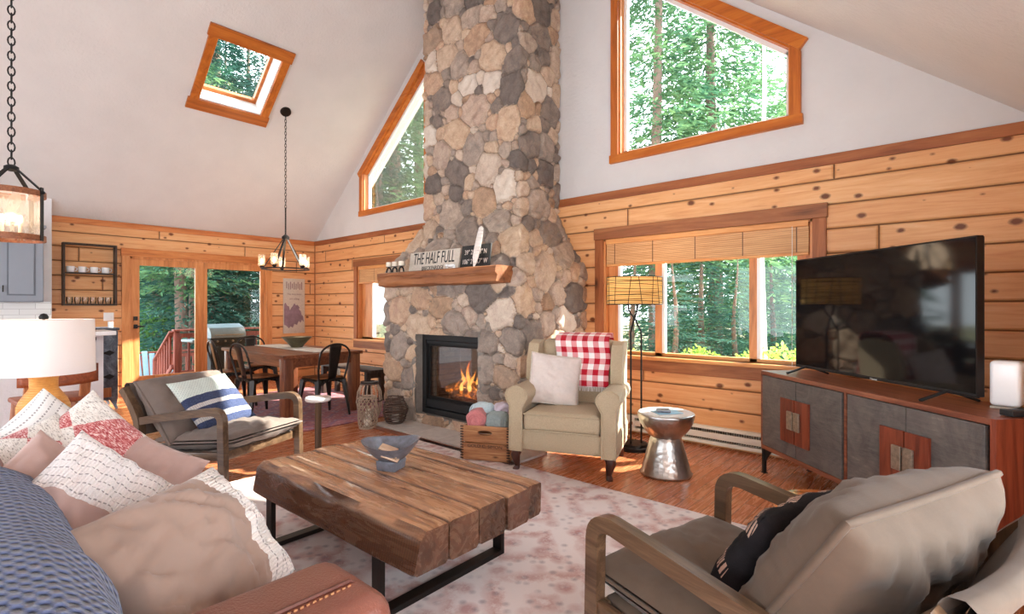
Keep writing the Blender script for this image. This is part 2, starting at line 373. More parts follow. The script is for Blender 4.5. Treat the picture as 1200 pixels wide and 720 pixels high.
M['darkleg'] = wood('dark_mahogany_leg', S(54, 26, 18), S(88, 44, 30), 'z', 2, .35)
def table_mat():
    t = NT('reclaimed_timber'); v = t.obj((1.1, 9, 9)); f = t.noise(v, 1.6, 7, .65, 1.6); g = t.noise(t.obj((2, 60, 60)), 1.5, 3, .6)
    h = t.math('ADD', t.math('MULTIPLY', f, .78), t.math('MULTIPLY', g, .22))
    c = t.ramp(h, (.3, S(58, 34, 24)), (.4, S(134, 88, 60)), (.52, S(180, 128, 90)), (.7, S(214, 170, 128)))
    pt = t.noise(t.obj(), 2.4, 4, .6, .8); c = t.mix(t.ramp(pt, (.5, (0, 0, 0)), (.68, (.5, .5, .5))), c, S(92, 54, 36))
    geo = t.n('NewGeometry'); nz = t.n('SeparateXYZ', {0: geo.outputs['Normal']}).outputs['Z']
    saw = t.n('TexWave', {'Vector': t.obj(), 'Scale': 22, 'Distortion': 2.5, 'Detail': 2}, bands_direction='X')
    cs = t.mix(.8, c, t.ramp(saw.outputs['Fac'], (0, S(40, 24, 20)), (1, S(88, 56, 44))))
    c = t.mix(t.ramp(nz, (.55, (1, 1, 1)), (.85, (0, 0, 0))), c, cs)
    return t.bsdf(c, t.math('ADD', .16, t.math('MULTIPLY', f, .22)), 0, t.bump(h, .4, .012), .5, 0, .35)
M['timber'] = table_mat()
M['steel_dark'] = plain('dark_steel', S(44, 38, 36), .45, .7, .2, 12)
M['slate'] = None
def slate_mat():
    t = NT('slate_veneer'); v = t.obj(); n1 = t.noise(v, 5, 7, .7, 1.3); n2 = t.noise(t.obj((3, 3, 22)), 3, 5, .7, .6)
    c = t.ramp(t.math('ADD', t.math('MULTIPLY', n1, .65), t.math('MULTIPLY', n2, .35)), (.32, S(62, 57, 55)), (.5, S(92, 86, 82)), (.62, S(108, 100, 94)), (.72, S(148, 136, 124)))
    return t.bsdf(c, .5, 0, t.bump(n1, .4, .012), .4)
M['slate'] = slate_mat()
M['walnut_x'] = wood('walnut_x', S(116, 62, 42), S(156, 96, 68), 'x', 1.1, .4, S(76, 38, 26)); M['walnut_z'] = wood('walnut_z', S(112, 48, 30), S(146, 72, 46), 'z', 1.2, .35, S(66, 26, 17))
M['handle_metal'] = plain('aged_pewter', S(150, 136, 120), .4, .7, .3, 60)
t = NT('tv_screen'); M['screen'] = t.bsdf((.004, .004, .005, 1), .06, 0, None, .35)
M['hammered'] = None
t = NT('hammered_aluminium'); v = t.obj(); vo = t.n('TexVoronoi', {'Vector': v, 'Scale': 34}); M['hammered'] = t.bsdf(t.ramp(t.noise(v, 9), (.3, S(168, 163, 158)), (.7, S(206, 202, 198))), .3, 1, t.bump(t.math('ADD', vo.outputs['Distance'], t.noise(v, 12)), .22, .01))
M['table_wood'] = wood('dining_walnut', S(108, 58, 36), S(150, 90, 58), 'x', 1.2, .35, S(60, 30, 20), knots=1)
M['table_leg'] = wood('dining_walnut_leg', S(108, 60, 38), S(150, 92, 60), 'z', 1.2, .35, S(60, 32, 22))
M['gunmetal'] = plain('gunmetal', S(58, 54, 52), .32, .85, .25, 8)
M['seatwood'] = wood('brown_seat_wood', S(130, 78, 46), S(168, 108, 66), 'x', 1.5, .4)
M['runner'] = fabric('natural_runner', S(206, 194, 180), .15, 500, .3, .95, .1, 60)
M['wicker'] = plain('bleached_wicker', S(168, 146, 126), .8, 0, .25, 40)
M['wicker_dk'] = plain('dark_wicker', S(92, 72, 62), .8, 0, .3, 40)
M['wax'] = plain('ivory_wax', S(236, 226, 208), .5, 0, .03)
M['crate'] = wood('old_crate_pine', S(158, 104, 66), S(206, 154, 108), 'x', 1.0, .7, S(92, 56, 36), bump=.5, knots=2)
M['crate_dk'] = plain('dark_crate_ink', S(64, 40, 30), .8)
M['birch'] = None
def birch():
    t = NT('birch_bark'); v = t.obj((3, 3, 26)); f = t.noise(v, 1.5, 4, .6); return t.bsdf(t.ramp(f, (.28, S(70, 60, 54)), (.38, S(216, 206, 196)), (.7, S(244, 238, 232))), .7)
M['birch'] = birch()
M['shade'] = None
def lampshade():
    t = NT('white_linen_shade'); v = t.obj(); f = t.noise(v, 200, 2); a = t.n('BsdfDiffuse', {'Color': S(240, 236, 236)}); b = t.n('BsdfTranslucent', {'Color': S(246, 228, 210)})
    mx = t.n('MixShader', {0: .25, 1: a.outputs[0], 2: b.outputs[0]}); t.t.links.new(t.bump(f, .15, .003), a.inputs['Normal']); t.t.links.new(mx.outputs[0], t.out.inputs[0]); return t.m
M['shade'] = lampshade()
def reed():
    t = NT('woven_reed_shade'); tc = t.n('TexCoord'); sp = t.n('SeparateXYZ', {0: tc.outputs['Object']}); z = sp.outputs['Z']
    f = t.math('FRACT', t.math('MULTIPLY', t.math('ADD', z, t.math('MULTIPLY', t.noise(t.obj((2, 2, 2)), 1.5), .02)), 60)); c = t.ramp(f, (.0, S(120, 84, 48)), (.25, S(214, 172, 112)), (.8, S(226, 188, 130)), (1, S(120, 84, 48)))
    a = t.n('BsdfDiffuse', {'Color': c}); b = t.n('BsdfTranslucent', {'Color': c}); mx = t.n('MixShader', {0: .45, 1: a.outputs[0], 2: b.outputs[0]}); t.t.links.new(mx.outputs[0], t.out.inputs[0]); return t.m
M['reed'] = reed()
t = NT('ochre_clay'); v = t.obj(); wv = t.n('TexWave', {'Vector': v, 'Scale': 26}, bands_direction='Z'); M['ochre'] = t.bsdf(t.ramp(t.noise(v, 12), (.3, S(184, 116, 44)), (.7, S(222, 160, 80))), .5, 0, t.bump(wv.outputs['Fac'], .5, .006))
def bulb(name, col, st):
    t = NT(name); e = t.n('Emission', {'Color': col, 'Strength': st}); t.t.links.new(e.outputs[0], t.out.inputs[0]); return t.m
M['bulb'] = bulb('warm_bulb', (1, .72, .4, 1), 5)
M['flame'] = None
def flame():
    t = NT('flame'); tc = t.n('TexCoord'); sp = t.n('SeparateXYZ', {0: tc.outputs['Object']}); f = t.math('MULTIPLY', sp.outputs['Z'], 3.6)
    c = t.ramp(f, (0, (1, .55, .14, 1)), (.5, (1, .34, .05, 1)), (1, (.9, .12, .01, 1))); e = t.n('Emission', {'Color': c, 'Strength': 1.25}); tr = t.n('BsdfTransparent')
    fr = t.n('LayerWeight', {'Blend': .45}); mx = t.n('MixShader', {0: t.math('ADD', t.math('MULTIPLY', fr.outputs['Facing'], .75), t.math('MULTIPLY', f, .18), clamp=True), 1: e.outputs[0], 2: tr.outputs[0]}); t.t.links.new(mx.outputs[0], t.out.inputs[0]); return t.m
M['flame'] = flame()
M['ember'] = None
def ember():
    t = NT('glowing_log'); v = t.obj(); f = t.noise(v, 14, 5, .7); em = t.ramp(f, (.5, (0, 0, 0)), (.66, (1, .25, .03)))
    return t.bsdf(t.ramp(t.noise(v, 30, 4), (.3, S(70, 40, 24)), (.7, S(160, 100, 60))), .9, 0, None, .2, 0, 0, em, 1.2)
M['ember'] = ember()
t = NT('firebrick'); v = t.obj(); sp = t.n('SeparateXYZ', {0: v}); cv = t.n('CombineXYZ', {'X': t.math('ADD', sp.outputs['X'], sp.outputs['Y']), 'Y': sp.outputs['Z']}).outputs[0]
br = t.n('TexBrick', {'Vector': cv, 'Color1': S(110, 82, 62), 'Color2': S(92, 68, 52), 'Mortar': S(60, 44, 36), 'Scale': 1.0, 'Mortar Size': .006, 'Brick Width': .2, 'Row Height': .065}); M['firebrick'] = t.bsdf(br.outputs['Color'], .9)
def plaid():
    t = NT('red_white_plaid'); tc = t.n('TexCoord'); sp = t.n('SeparateXYZ', {0: tc.outputs['UV']}); P = .095
    a = t.math('GREATER_THAN', t.math('FRACT', t.math('DIVIDE', sp.outputs['X'], P)), .5); b = t.math('GREATER_THAN', t.math('FRACT', t.math('DIVIDE', sp.outputs['Y'], P)), .5)
    k = t.math('MULTIPLY', t.math('ADD', a, b), .5); return t.bsdf(t.ramp(k, (.2, S(240, 234, 230)), (.5, S(222, 150, 152)), (.8, S(178, 28, 44)), interp='CONSTANT' if False else 'LINEAR'), .95, 0, t.bump(t.noise(t.obj(), 300, 2), .3, .004), .1, .2)
M['plaid'] = plaid()
def navy_knit():
    t = NT('slate_blue_waffle_knit'); tc = t.n('TexCoord'); mp = t.n('Mapping', {'Vector': tc.outputs['UV'], 'Scale': (30, 30, 1)}).outputs[0]
    sp = t.n('SeparateXYZ', {0: mp}); a = t.math('SINE', t.math('MULTIPLY', sp.outputs['X'], 6.283)); b = t.math('SINE', t.math('MULTIPLY', sp.outputs['Y'], 6.283)); h = t.math('MULTIPLY', a, b)
    h2 = t.math('ADD', h, t.math('MULTIPLY', t.noise(mp, 4, 3), .8))
    h2 = t.math('ADD', t.math('MULTIPLY', h2, -.5), .75); return t.bsdf(t.ramp(h2, (.2, S(16, 20, 38)), (.42, S(70, 80, 112)), (.9, S(104, 114, 148))), .95, 0, t.bump(h2, .8, .012), .1, .3)
M['navy'] = navy_knit()
def strip_pillow(name, base, e0, e1, cream, dots):
    """plain cushion with a woven cream strip between local x = e0..e1, dotted with dark stitches"""
    t = NT(name); v = t.obj(); sp = t.n('SeparateXYZ', {0: v}); x = t.math('ADD', sp.outputs['X'], t.math('MULTIPLY', t.noise(v, 30, 2), .006)); y = sp.outputs['Y']
    inside = t.math('MULTIPLY', t.math('GREATER_THAN', x, e0), t.math('LESS_THAN', x, e1)); f = t.noise(v, 240, 3)
    cols = t.math('FRACT', t.math('MULTIPLY', sp.outputs['X'], 34)); dash = t.math('FRACT', t.math('MULTIPLY', y, 70))
    st = t.math('MULTIPLY', t.math('LESS_THAN', cols, .13), t.math('LESS_THAN', dash, .62))
    rib = t.math('SINE', t.math('MULTIPLY', y, 620))
    c = t.mix(t.ramp(f, (.35, (1, 1, 1)), (.6, (0, 0, 0))), cream, scol(cream, .86)); c = t.mix(t.math('MULTIPLY', st, .7), c, dots)
    c = t.mix(inside, t.ramp(t.noise(v, 6), (.3, scol(base, .95)), (.7, scol(base, 1.05))), c)
    h = t.math('MULTIPLY', inside, t.math('ADD', t.math('MULTIPLY', rib, .5), f)); return t.bsdf(c, .92, 0, t.bump(h, .5, .006), .15, .25)
M['blush_strip'] = strip_pillow('blush_cushion_with_woven_strip', S(158, 132, 118), .13, .5, S(232, 222, 214), S(86, 64, 60))
M['blush_strip2'] = strip_pillow('pink_cushion_with_woven_strip', S(184, 154, 146), .02, .5, S(236, 226, 222), S(92, 72, 72))
M['blush'] = fabric('plain_blush_cotton', S(180, 148, 138), .05, 1000, .1, .9, .25, 12)
def geo_pillow():
    t = NT('red_and_cream_patchwork_weave'); v = t.obj(); sp = t.n('SeparateXYZ', {0: v}); x = sp.outputs['X']; y = sp.outputs['Y']
    a = t.math('FRACT', t.math('ADD', t.math('MULTIPLY', x, 1.5), t.math('MULTIPLY', y, 2.2))); b = t.math('FRACT', t.math('SUBTRACT', t.math('MULTIPLY', x, 1.9), t.math('MULTIPLY', y, 1.2)))
    k = t.math('GREATER_THAN', t.math('MULTIPLY', t.math('SUBTRACT', a, .5), t.math('SUBTRACT', b, .5)), 0)
    f = t.noise(t.obj((1, .25, 1)), 220, 3, .7); red = t.ramp(f, (.36, S(150, 40, 48)), (.52, S(206, 118, 116)), (.64, S(238, 222, 216))); crm = t.ramp(f, (.34, S(120, 106, 100)), (.45, S(226, 216, 206)), (.7, S(242, 236, 230)))
    return t.bsdf(t.mix(k, crm, red), .95, 0, t.bump(f, .6, .008), .1, .2)
M['geo'] = geo_pillow()
def dotted(name):
    t = NT(name); v = t.obj(); sp = t.n('SeparateXYZ', {0: v}); x = sp.outputs['X']; y = sp.outputs['Y']
    d = t.math('MULTIPLY', t.math('LESS_THAN', t.math('FRACT', t.math('MULTIPLY', t.math('ADD', y, t.math('MULTIPLY', t.math('SINE', t.math('MULTIPLY', x, 14)), .02)), 30)), .22), t.math('LESS_THAN', t.math('FRACT', t.math('MULTIPLY', x, 75)), .6))
    return t.bsdf(t.mix(t.math('MULTIPLY', d, .75), S(238, 234, 230), S(140, 132, 130)), .95, 0, t.bump(t.noise(v, 200, 2), .4, .005), .1, .2)
M['dotted'] = dotted('white_dotted_weave')
def stripe_pillow():
    t = NT('mint_and_navy_striped_cushion'); v = t.obj(); sp = t.n('SeparateXYZ', {0: v}); x = sp.outputs['X']; y = sp.outputs['Y']
    k = t.math('DIVIDE', t.math('ADD', y, .25), .5)
    dot = t.math('MULTIPLY', t.math('LESS_THAN', t.math('FRACT', t.math('MULTIPLY', t.math('ADD', x, y), 46)), .3), t.math('LESS_THAN', t.math('FRACT', t.math('MULTIPLY', t.math('SUBTRACT', x, y), 46)), .4))
    mint = t.mix(t.math('MULTIPLY', dot, .55), S(214, 224, 216), S(128, 140, 150)); hat = t.math('GREATER_THAN', t.math('FRACT', t.math('MULTIPLY', x, 70)), .5)
    grey = t.mix(t.math('MULTIPLY', hat, .45), S(206, 202, 198), S(150, 150, 164)); navy = t.ramp(t.noise(v, 120, 3), (.3, S(46, 54, 84)), (.7, S(74, 84, 116)))
    inn = t.math('ADD', t.math('MULTIPLY', t.math('GREATER_THAN', k, .39), t.math('LESS_THAN', k, .46)), t.math('MULTIPLY', t.math('GREATER_THAN', k, .17), t.math('LESS_THAN', k, .245)))
    c = t.mix(inn, navy, grey); c = t.mix(t.math('GREATER_THAN', k, .6), c, mint); return t.bsdf(c, .95, 0, t.bump(t.noise(v, 220, 2), .35, .004), .1, .2)
M['stripe'] = stripe_pillow()
def black_pillow():
    t = NT('black_cushion_with_stitched_bands'); v = t.obj(); sp = t.n('SeparateXYZ', {0: v}); x = sp.outputs['X']; y = sp.outputs['Y']
    ax = t.math('ABSOLUTE', t.math('SUBTRACT', y, .155)); bx = t.math('ABSOLUTE', t.math('SUBTRACT', y, -.03)); cx = t.math('ABSOLUTE', t.math('SUBTRACT', y, -.14)); bn = t.math('MULTIPLY', t.math('LESS_THAN', sp.outputs['Z'], -.0005), t.math('ADD', t.math('LESS_THAN', ax, .03), t.math('ADD', t.math('LESS_THAN', bx, .022), t.math('LESS_THAN', cx, .022)), clamp=True))
    tick = t.math('GREATER_THAN', t.math('FRACT', t.math('MULTIPLY', x, 120)), .4); return t.bsdf(t.mix(t.math('MULTIPLY', bn, tick), t.ramp(t.noise(v, 8), (.3, S(22, 20, 22)), (.7, S(34, 31, 33))), S(182, 152, 136)), .85, 0, t.bump(t.noise(v, 200, 2), .3, .004), .15, 0)
M['blackp'] = black_pillow()
M['bowl_clay'] = plain('speckled_blue_grey_clay', S(112, 114, 124), .35, .2, .35, 40)
M['coaster'] = wood('coaster_wood', S(206, 170, 140), S(226, 196, 170), 'x', 3, .6)
M['coaster_edge'] = plain('charred_edge', S(70, 50, 44), .7)
M['dblowl'] = plain('olive_glaze', S(92, 84, 62), .3, .2, .4, 18)
M['grey_cab'] = plain('grey_cabinet_paint', S(140, 146, 156), .4, 0, .03)
M['zinc'] = None
def zinc():
    t = NT('distressed_zinc'); v = t.obj(); f = t.noise(v, 7, 7, .75, .8); return t.bsdf(t.ramp(f, (.3, S(46, 50, 58)), (.48, S(88, 96, 108)), (.62, S(124, 134, 146)), (.74, S(172, 180, 188))), .55, .3, t.bump(f, .3, .01))
M['zinc'] = zinc()
M['marble'] = plain('white_quartz', S(228, 224, 222), .25, 0, .06, 18)
M['stoolwood'] = wood('cherry_stool', S(138, 66, 36), S(174, 94, 56), 'y', 1.2, .4); M['stoolleg'] = wood('cherry_stool_leg', S(158, 92, 56), S(192, 128, 84), 'z', 1.5, .4)
M['shelfwood'] = wood('dark_stained_shelf', S(58, 46, 40), S(84, 68, 58), 'z', 1.5, .6)
M['pendwood'] = wood('barrel_ring_wood', S(130, 76, 46), S(166, 106, 70), 'x', 3, .5)
t = NT('seeded_glass'); v = t.obj((1, 1, .4)); a = t.n('BsdfTranslucent', {'Color': (.95, .86, .76, 1)}); b = t.n('BsdfTransparent', {'Color': (1, .95, .9, 1)}); gl = t.n('BsdfGlossy', {'Roughness': .1}); mx = t.n('MixShader', {0: t.math('ADD', .08, t.math('MULTIPLY', t.noise(v, 20, 3), .4)), 1: b.outputs[0], 2: a.outputs[0]}); mx2 = t.n('MixShader', {0: .1, 1: mx.outputs[0], 2: gl.outputs[0]}); t.t.links.new(mx2.outputs[0], t.out.inputs[0]); M['seeded'] = t.m
M['deck'] = wood('weathered_deck', S(150, 120, 100), S(190, 164, 146), 'y', 1.0, .8)
M['redwood'] = wood('redwood_railing', S(120, 58, 46), S(156, 84, 68), 'z', 1.0, .7)
M['grill_grey'] = plain('grey_grill_enamel', S(120, 130, 134), .5, 0, .1)
M['adir'] = plain('pale_blue_resin', S(140, 178, 200), .5, 0, .08)
M['bamboo'] = None
def bamboo():
    t = NT('bamboo_blind'); tc = t.n('TexCoord'); sp = t.n('SeparateXYZ', {0: tc.outputs['Object']}); f = t.math('FRACT', t.math('MULTIPLY', sp.outputs['Z'], 75)); c = t.ramp(t.noise(t.obj((2, 2, 60)), 1.5, 3), (.3, S(196, 140, 88)), (.7, S(232, 184, 132)))
    c = t.mix(t.math('LESS_THAN', f, .2), c, S(150, 100, 60)); st = t.math('LESS_THAN', t.math('FRACT', t.math('MULTIPLY', sp.outputs['X'], 2.3)), .02); c = t.mix(st, c, S(96, 60, 36)); return t.bsdf(c, .6, 0, t.bump(f, .4, .004))
M['bamboo'] = bamboo()
def foliage(name, c1, c2, tr):
    t = NT(name); oi = t.n('ObjectInfo'); f = t.noise(t.obj(), 1.3, 3); c = t.ramp(f, (.3, c1), (.7, c2)); a = t.n('BsdfDiffuse', {'Color': c}); b = t.n('BsdfTranslucent', {'Color': c}); mx = t.n('MixShader', {0: tr, 1: a.outputs[0], 2: b.outputs[0]}); t.t.links.new(mx.outputs[0], t.out.inputs[0]); return t.m
M['needle'] = foliage('spruce_needles', S(34, 64, 60), S(72, 106, 90), .25); M['needle2'] = foliage('pine_needles', S(50, 88, 70), S(108, 140, 92), .3)
M['leaf'] = foliage('lime_leaves', S(112, 150, 60), S(176, 200, 96), .5); M['leaf2'] = foliage('mid_green_leaves', S(70, 112, 62), S(116, 154, 84), .45)
M['bark'] = plain('brown_bark', S(104, 84, 74), .95, 0, .3, 6, .5, 30); M['ground'] = plain('forest_floor', S(110, 104, 72), .95, 0, .35, 1.5)
# ------------------------------------------------------------ room shell
XL, YB, XR, YO = -9.23, 4.83, .55, -2.4       # left wall, fireplace wall, right wall, added end wall behind the camera
ZT, SL, XRG = 2.54, .82, -4.42               # spring height, roof slope, ridge
ZR = ZT+SL*(XRG-XL)
def zroof(x): return ZR-SL*abs(x-XRG)
rect = lambda a, b, c, d: [(a, c), (b, c), (b, d), (a, d)]
struct(G().box(XL-.2, XR+.2, -2.6, YB+.15, -.12, 0).build('floor', M['floor'], flat=True), 'glossy reddish oak plank floor running toward the fireplace wall')
W1 = (-2.92, -.93, .80, 2.03); W2 = (-7.75, -5.95, .76, 1.99)
ho = lambda w: [(w[0], w[2]), (w[1], w[2]), (w[1], w[3]), (w[0], w[3])]
struct(G().plate(rect(XL-.15, XR+.15, 0, ZT-.04), 'y', YB, YB+.16, [ho(W1), ho(W2)]).build('wall_back', M['log_back'], flat=True), 'honey pine log plank wall behind the fireplace')
U1 = [(-2.74, 2.92), (-1.10, 2.92), (-1.10, 3.52), (-2.74, 4.865)]; U2 = [(-7.60, 2.92), (-5.96, 2.92), (-5.96, 4.9), (-7.60, 3.55)]
struct(G().plate([(XL-.15, ZT-.04), (XR+.15, ZT-.04), (XR+.15, zroof(XR+.15)+.1), (XRG, ZR+.1), (XL-.15, zroof(XL-.15)+.1)], 'y', YB+.012, YB+.16, [U1, U2]).build('wall_gable', M['drywall'], flat=True), 'white plaster gable above the log wall')
D = (1.95, 3.92, 0, 2.05)
struct(G().plate(rect(YO-.2, YB+.0, 0, ZT), 'x', XL-.16, XL, [[(D[0], D[2]-.01), (D[1], D[2]-.01), (D[1], D[3]), (D[0], D[3])]]).build('wall_left', M['log_left'], flat=True), 'honey pine log plank wall with the glass doors')
struct(G().plate(rect(YO, YB, 0, zroof(XR)+.05), 'x', XR, XR+.15, [rect(-1.9, 2.5, .45, 2.15)]).build('wall_right', M['log_left'], flat=True), 'short log side wall right of the television')  # unseen opening enlarged to light the chimney side and the near chair
struct(G().box(-9.23, -9.0, YO-.2, 1.06, 0, zroof(-9.0)-.003).build('wall_kitchen', M['white_wall'], flat=True), 'white kitchen wall beside the log wall')
struct(G().box(-9.0, -8.99, YO-.2, 1.055, .92, 1.36).build('backsplash_kitchen', M['subway'], flat=True), 'white subway tile backsplash under the grey cabinet')
struct(G().plate([(XL-.15, 0), (XR+.15, 0), (XR+.15, zroof(XR+.15)+.1), (XRG, ZR+.1), (XL-.15, zroof(XL-.15)+.1)], 'y', YO-.15, YO, [rect(-7.6, -4.9, .3, 2.1), rect(-3.9, -.9, .25, 2.2)]).build('wall_front_added', M['drywall'], flat=True), 'added plaster wall behind the camera, its openings sized to set the light')  # unseen wall added to cut light from behind, openings sized for fill
# roof: left slope with the skylight opening, right slope
SKX, SKY = (-7.44, -6.76), (2.30, 3.08)
def slope(x, y, d=0): return Vector((x-d*SL/1.293*(1 if x < XRG else -1), y, zroof(x)+d/1.293))
g = G()
def slab(x0, x1, y0, y1, d0=0, d1=.28, close=False):
    a = [slope(x, y, d) for d in (d0, d1) for (x, y) in ((x0, y0), (x1, y0), (x1, y1), (x0, y1))]
    v = [g.bm.verts.new(p) for p in a]
    for f in ((0, 1, 2, 3), (7, 6, 5, 4), (0, 4, 5, 1), (1, 5, 6, 2), (2, 6, 7, 3), (3, 7, 4, 0)): g.bm.faces.new([v[i] for i in f])
XA = XL-.6; Y2 = YB+.5
slab(XA, SKX[0], YO, Y2); slab(SKX[1], XRG-.0005, YO, Y2); slab(SKX[0], SKX[1], YO, SKY[0]); slab(SKX[0], SKX[1], SKY[1], Y2)
slab(XRG+.0005, XR+.7, YO, Y2)
struct(g.build('ceiling', M['ceiling'], flat=True), 'white textured vaulted ceiling rising to a ridge')
# skylight
def skybox(x0, x1, y0, y1, d0, d1):
    gg = G(); a = [slope(x, y, d) for d in (d0, d1) for (x, y) in ((x0, y0), (x1, y0), (x1, y1), (x0, y1))]; v = [gg.bm.verts.new(p) for p in a]
    for f in ((0, 1, 2, 3), (7, 6, 5, 4), (0, 4, 5, 1), (1, 5, 6, 2), (2, 6, 7, 3), (3, 7, 4, 0)): gg.bm.faces.new([v[i] for i in f])
    return gg
sk = thing('window_5', 'orange framed skylight in the sloping white ceiling', 'window', slope(-7.1, 2.69)); sk['kind'] = 'structure'
inv = sk.matrix_basis.inverted() if False else Matrix.Translation(-Vector(sk.location))
for (nm, b, m) in (('frame', (-7.56, -7.44, 2.18, 3.2), 'orange_y'), ('frame', (-6.76, -6.64, 2.18, 3.2), 'orange_y'), ('frame', (-7.44, -6.76, 2.2, 2.30), 'orange_x'), ('frame', (-7.44, -6.76, 3.08, 3.18), 'orange_x')):
    skybox(*b, -.03, .0).build(nm, M[m], sk, inv, flat=True)
gg = skybox(SKX[0], SKX[0]+.012, SKY[0], SKY[1], 0, .28); gg.join(skybox(SKX[1]-.012, SKX[1], *SKY, 0, .28).bm).join(skybox(*SKX, SKY[0], SKY[0]+.012, 0, .28).bm).join(skybox(*SKX, SKY[1]-.012, SKY[1], 0, .28).bm)
gg.build('shaft_lining', M['white'], sk, inv, flat=True)
gg = skybox(SKX[0]+.01, SKX[0]+.05, SKY[0], SKY[1], .23, .29)
for b in ((SKX[1]-.05, SKX[1]-.01, *SKY), (*SKX, SKY[0]+.01, SKY[0]+.05), (*SKX, SKY[1]-.05, SKY[1]-.01)): gg.join(skybox(*b, .23, .29).bm)
gg.build('sash', M['orange_y'], sk, inv, flat=True); skybox(SKX[0]+.02, SKX[1]-.02, SKY[0]+.02, SKY[1]-.02, .262, .27).build('pane', M['glass'], sk, inv, flat=True)
# trims at the top of the log walls
struct(G().box(XL, XR, YB-.022, YB+.02, ZT-.085, ZT, .004).build('trim_1', M['trim'], flat=True), 'brown trim board along the top of the fireplace wall')
struct(G().box(XL, XL+.022, 1.06, YB-.022, ZT-.085, ZT-.002, .004).build('trim_2', M['trim_y'], flat=True), 'orange trim board along the top of the door wall')
struct(G().box(XL, XL+.012, YB-.012, YB, 0, ZT-.085).build('trim_3', M['case_z'], flat=True), 'thin dark corner strip between log walls')
# lower windows
def low_window(nm, w_, lab, posts, blind):
    t = thing(nm, lab, 'window', ((w_[0]+w_[1])/2, YB, w_[2])); t['kind'] = 'structure'; c = t.location
    L = lambda x0, x1, y0, y1, z0, z1, bev=.004: G().box(x0-c.x, x1-c.x, y0-c.y, y1-c.y, z0-c.z, z1-c.z, bev)
    a, b, z0, z1 = w_; f = YB-.025
    L(a-.11, b+.11, f-.008, YB, z1, z1+.12).build('head_casing', M['case_x'], t, flat=True)
    L(a-.10, a, f, YB, z0-.02, z1).build('side_casing', M['case_z'], t, flat=True); L(b, b+.10, f, YB, z0-.02, z1).build('side_casing', M['case_z'], t, flat=True)
    L(a-.11, b+.11, f, YB, z0-.15, z0-.035).build('apron', M['case_x'], t, flat=True)
    L(a-.12, b+.12, YB-.05, YB+.1, z0-.035, z0, .006).build('sill', M['pine_x'], t, flat=True)
    g = L(a, a+.02, YB, YB+.12, z0, z1, 0); g.join(L(b-.02, b, YB, YB+.12, z0, z1, 0).bm).join(L(a, b, YB, YB+.12, z1-.02, z1, 0).bm); g.build('jamb', M['pine_z'], t, flat=True)
    y0, y1 = YB+.07, YB+.115
    for (p, q) in posts:
        L(p, q, y0, y1, z0, z1-.02).build('mullion', M['pine_z'], t, flat=True)
    L(a+.02, b-.02, y0, y1, z0, z0+.035).build('bottom_rail', M['pine_x'], t, flat=True); L(a+.02, b-.02, y0, y1, z1-.055, z1-.02).build('top_rail', M['pine_x'], t, flat=True)
    xs = [a+.02]+[v for p in posts for v in p]+[b-.02]
    for i in range(0, len(xs), 2):
        if xs[i+1]-xs[i] > .1:
            L(xs[i], xs[i+1], YB+.088, YB+.094, z0+.03, z1-.05, 0).build('pane', M['glass'], t, flat=True)
            g = L(xs[i], xs[i]+.03, YB+.06, YB+.1, z0+.035, z1-.055, 0)
            g.build('sash_liner', M['white_vinyl'], t, flat=True)
    bl = L(blind[0], blind[1], YB+.005, YB+.03, blind[2], blind[3], .003).build('bamboo_blind', M['bamboo'], t, flat=True)
    L(blind[0], blind[1], YB-.012, YB+.03, z1-.055, z1-.005, .004).build('valance', M['pine_x'], t, flat=True)
    L(blind[0], blind[1], YB+.0, YB+.034, blind[2]-.025, blind[2], .004).build('blind_rail', M['pine_x'], t, flat=True)
    G().tube([(blind[1]-.12-c.x, -.016, blind[3]-c.z), (blind[1]-.12-c.x, -.016, -.05)], .0025, 5).build('blind_cord', M['white'], t)
    return t
low_window('window_1', W1, 'wide pine window behind the television and floor lamp', [(-2.90, -2.78), (-2.36, -2.28), (-1.45, -1.38), (-1.06, -.95)], (-2.89, -.96, 1.76, 1.98))
low_window('window_2', W2, 'pine window left of the stone fireplace, behind the dining bench', [(-7.73, -7.42), (-6.9, -6.8)], (-7.73, -5.97, 1.72, 1.95))
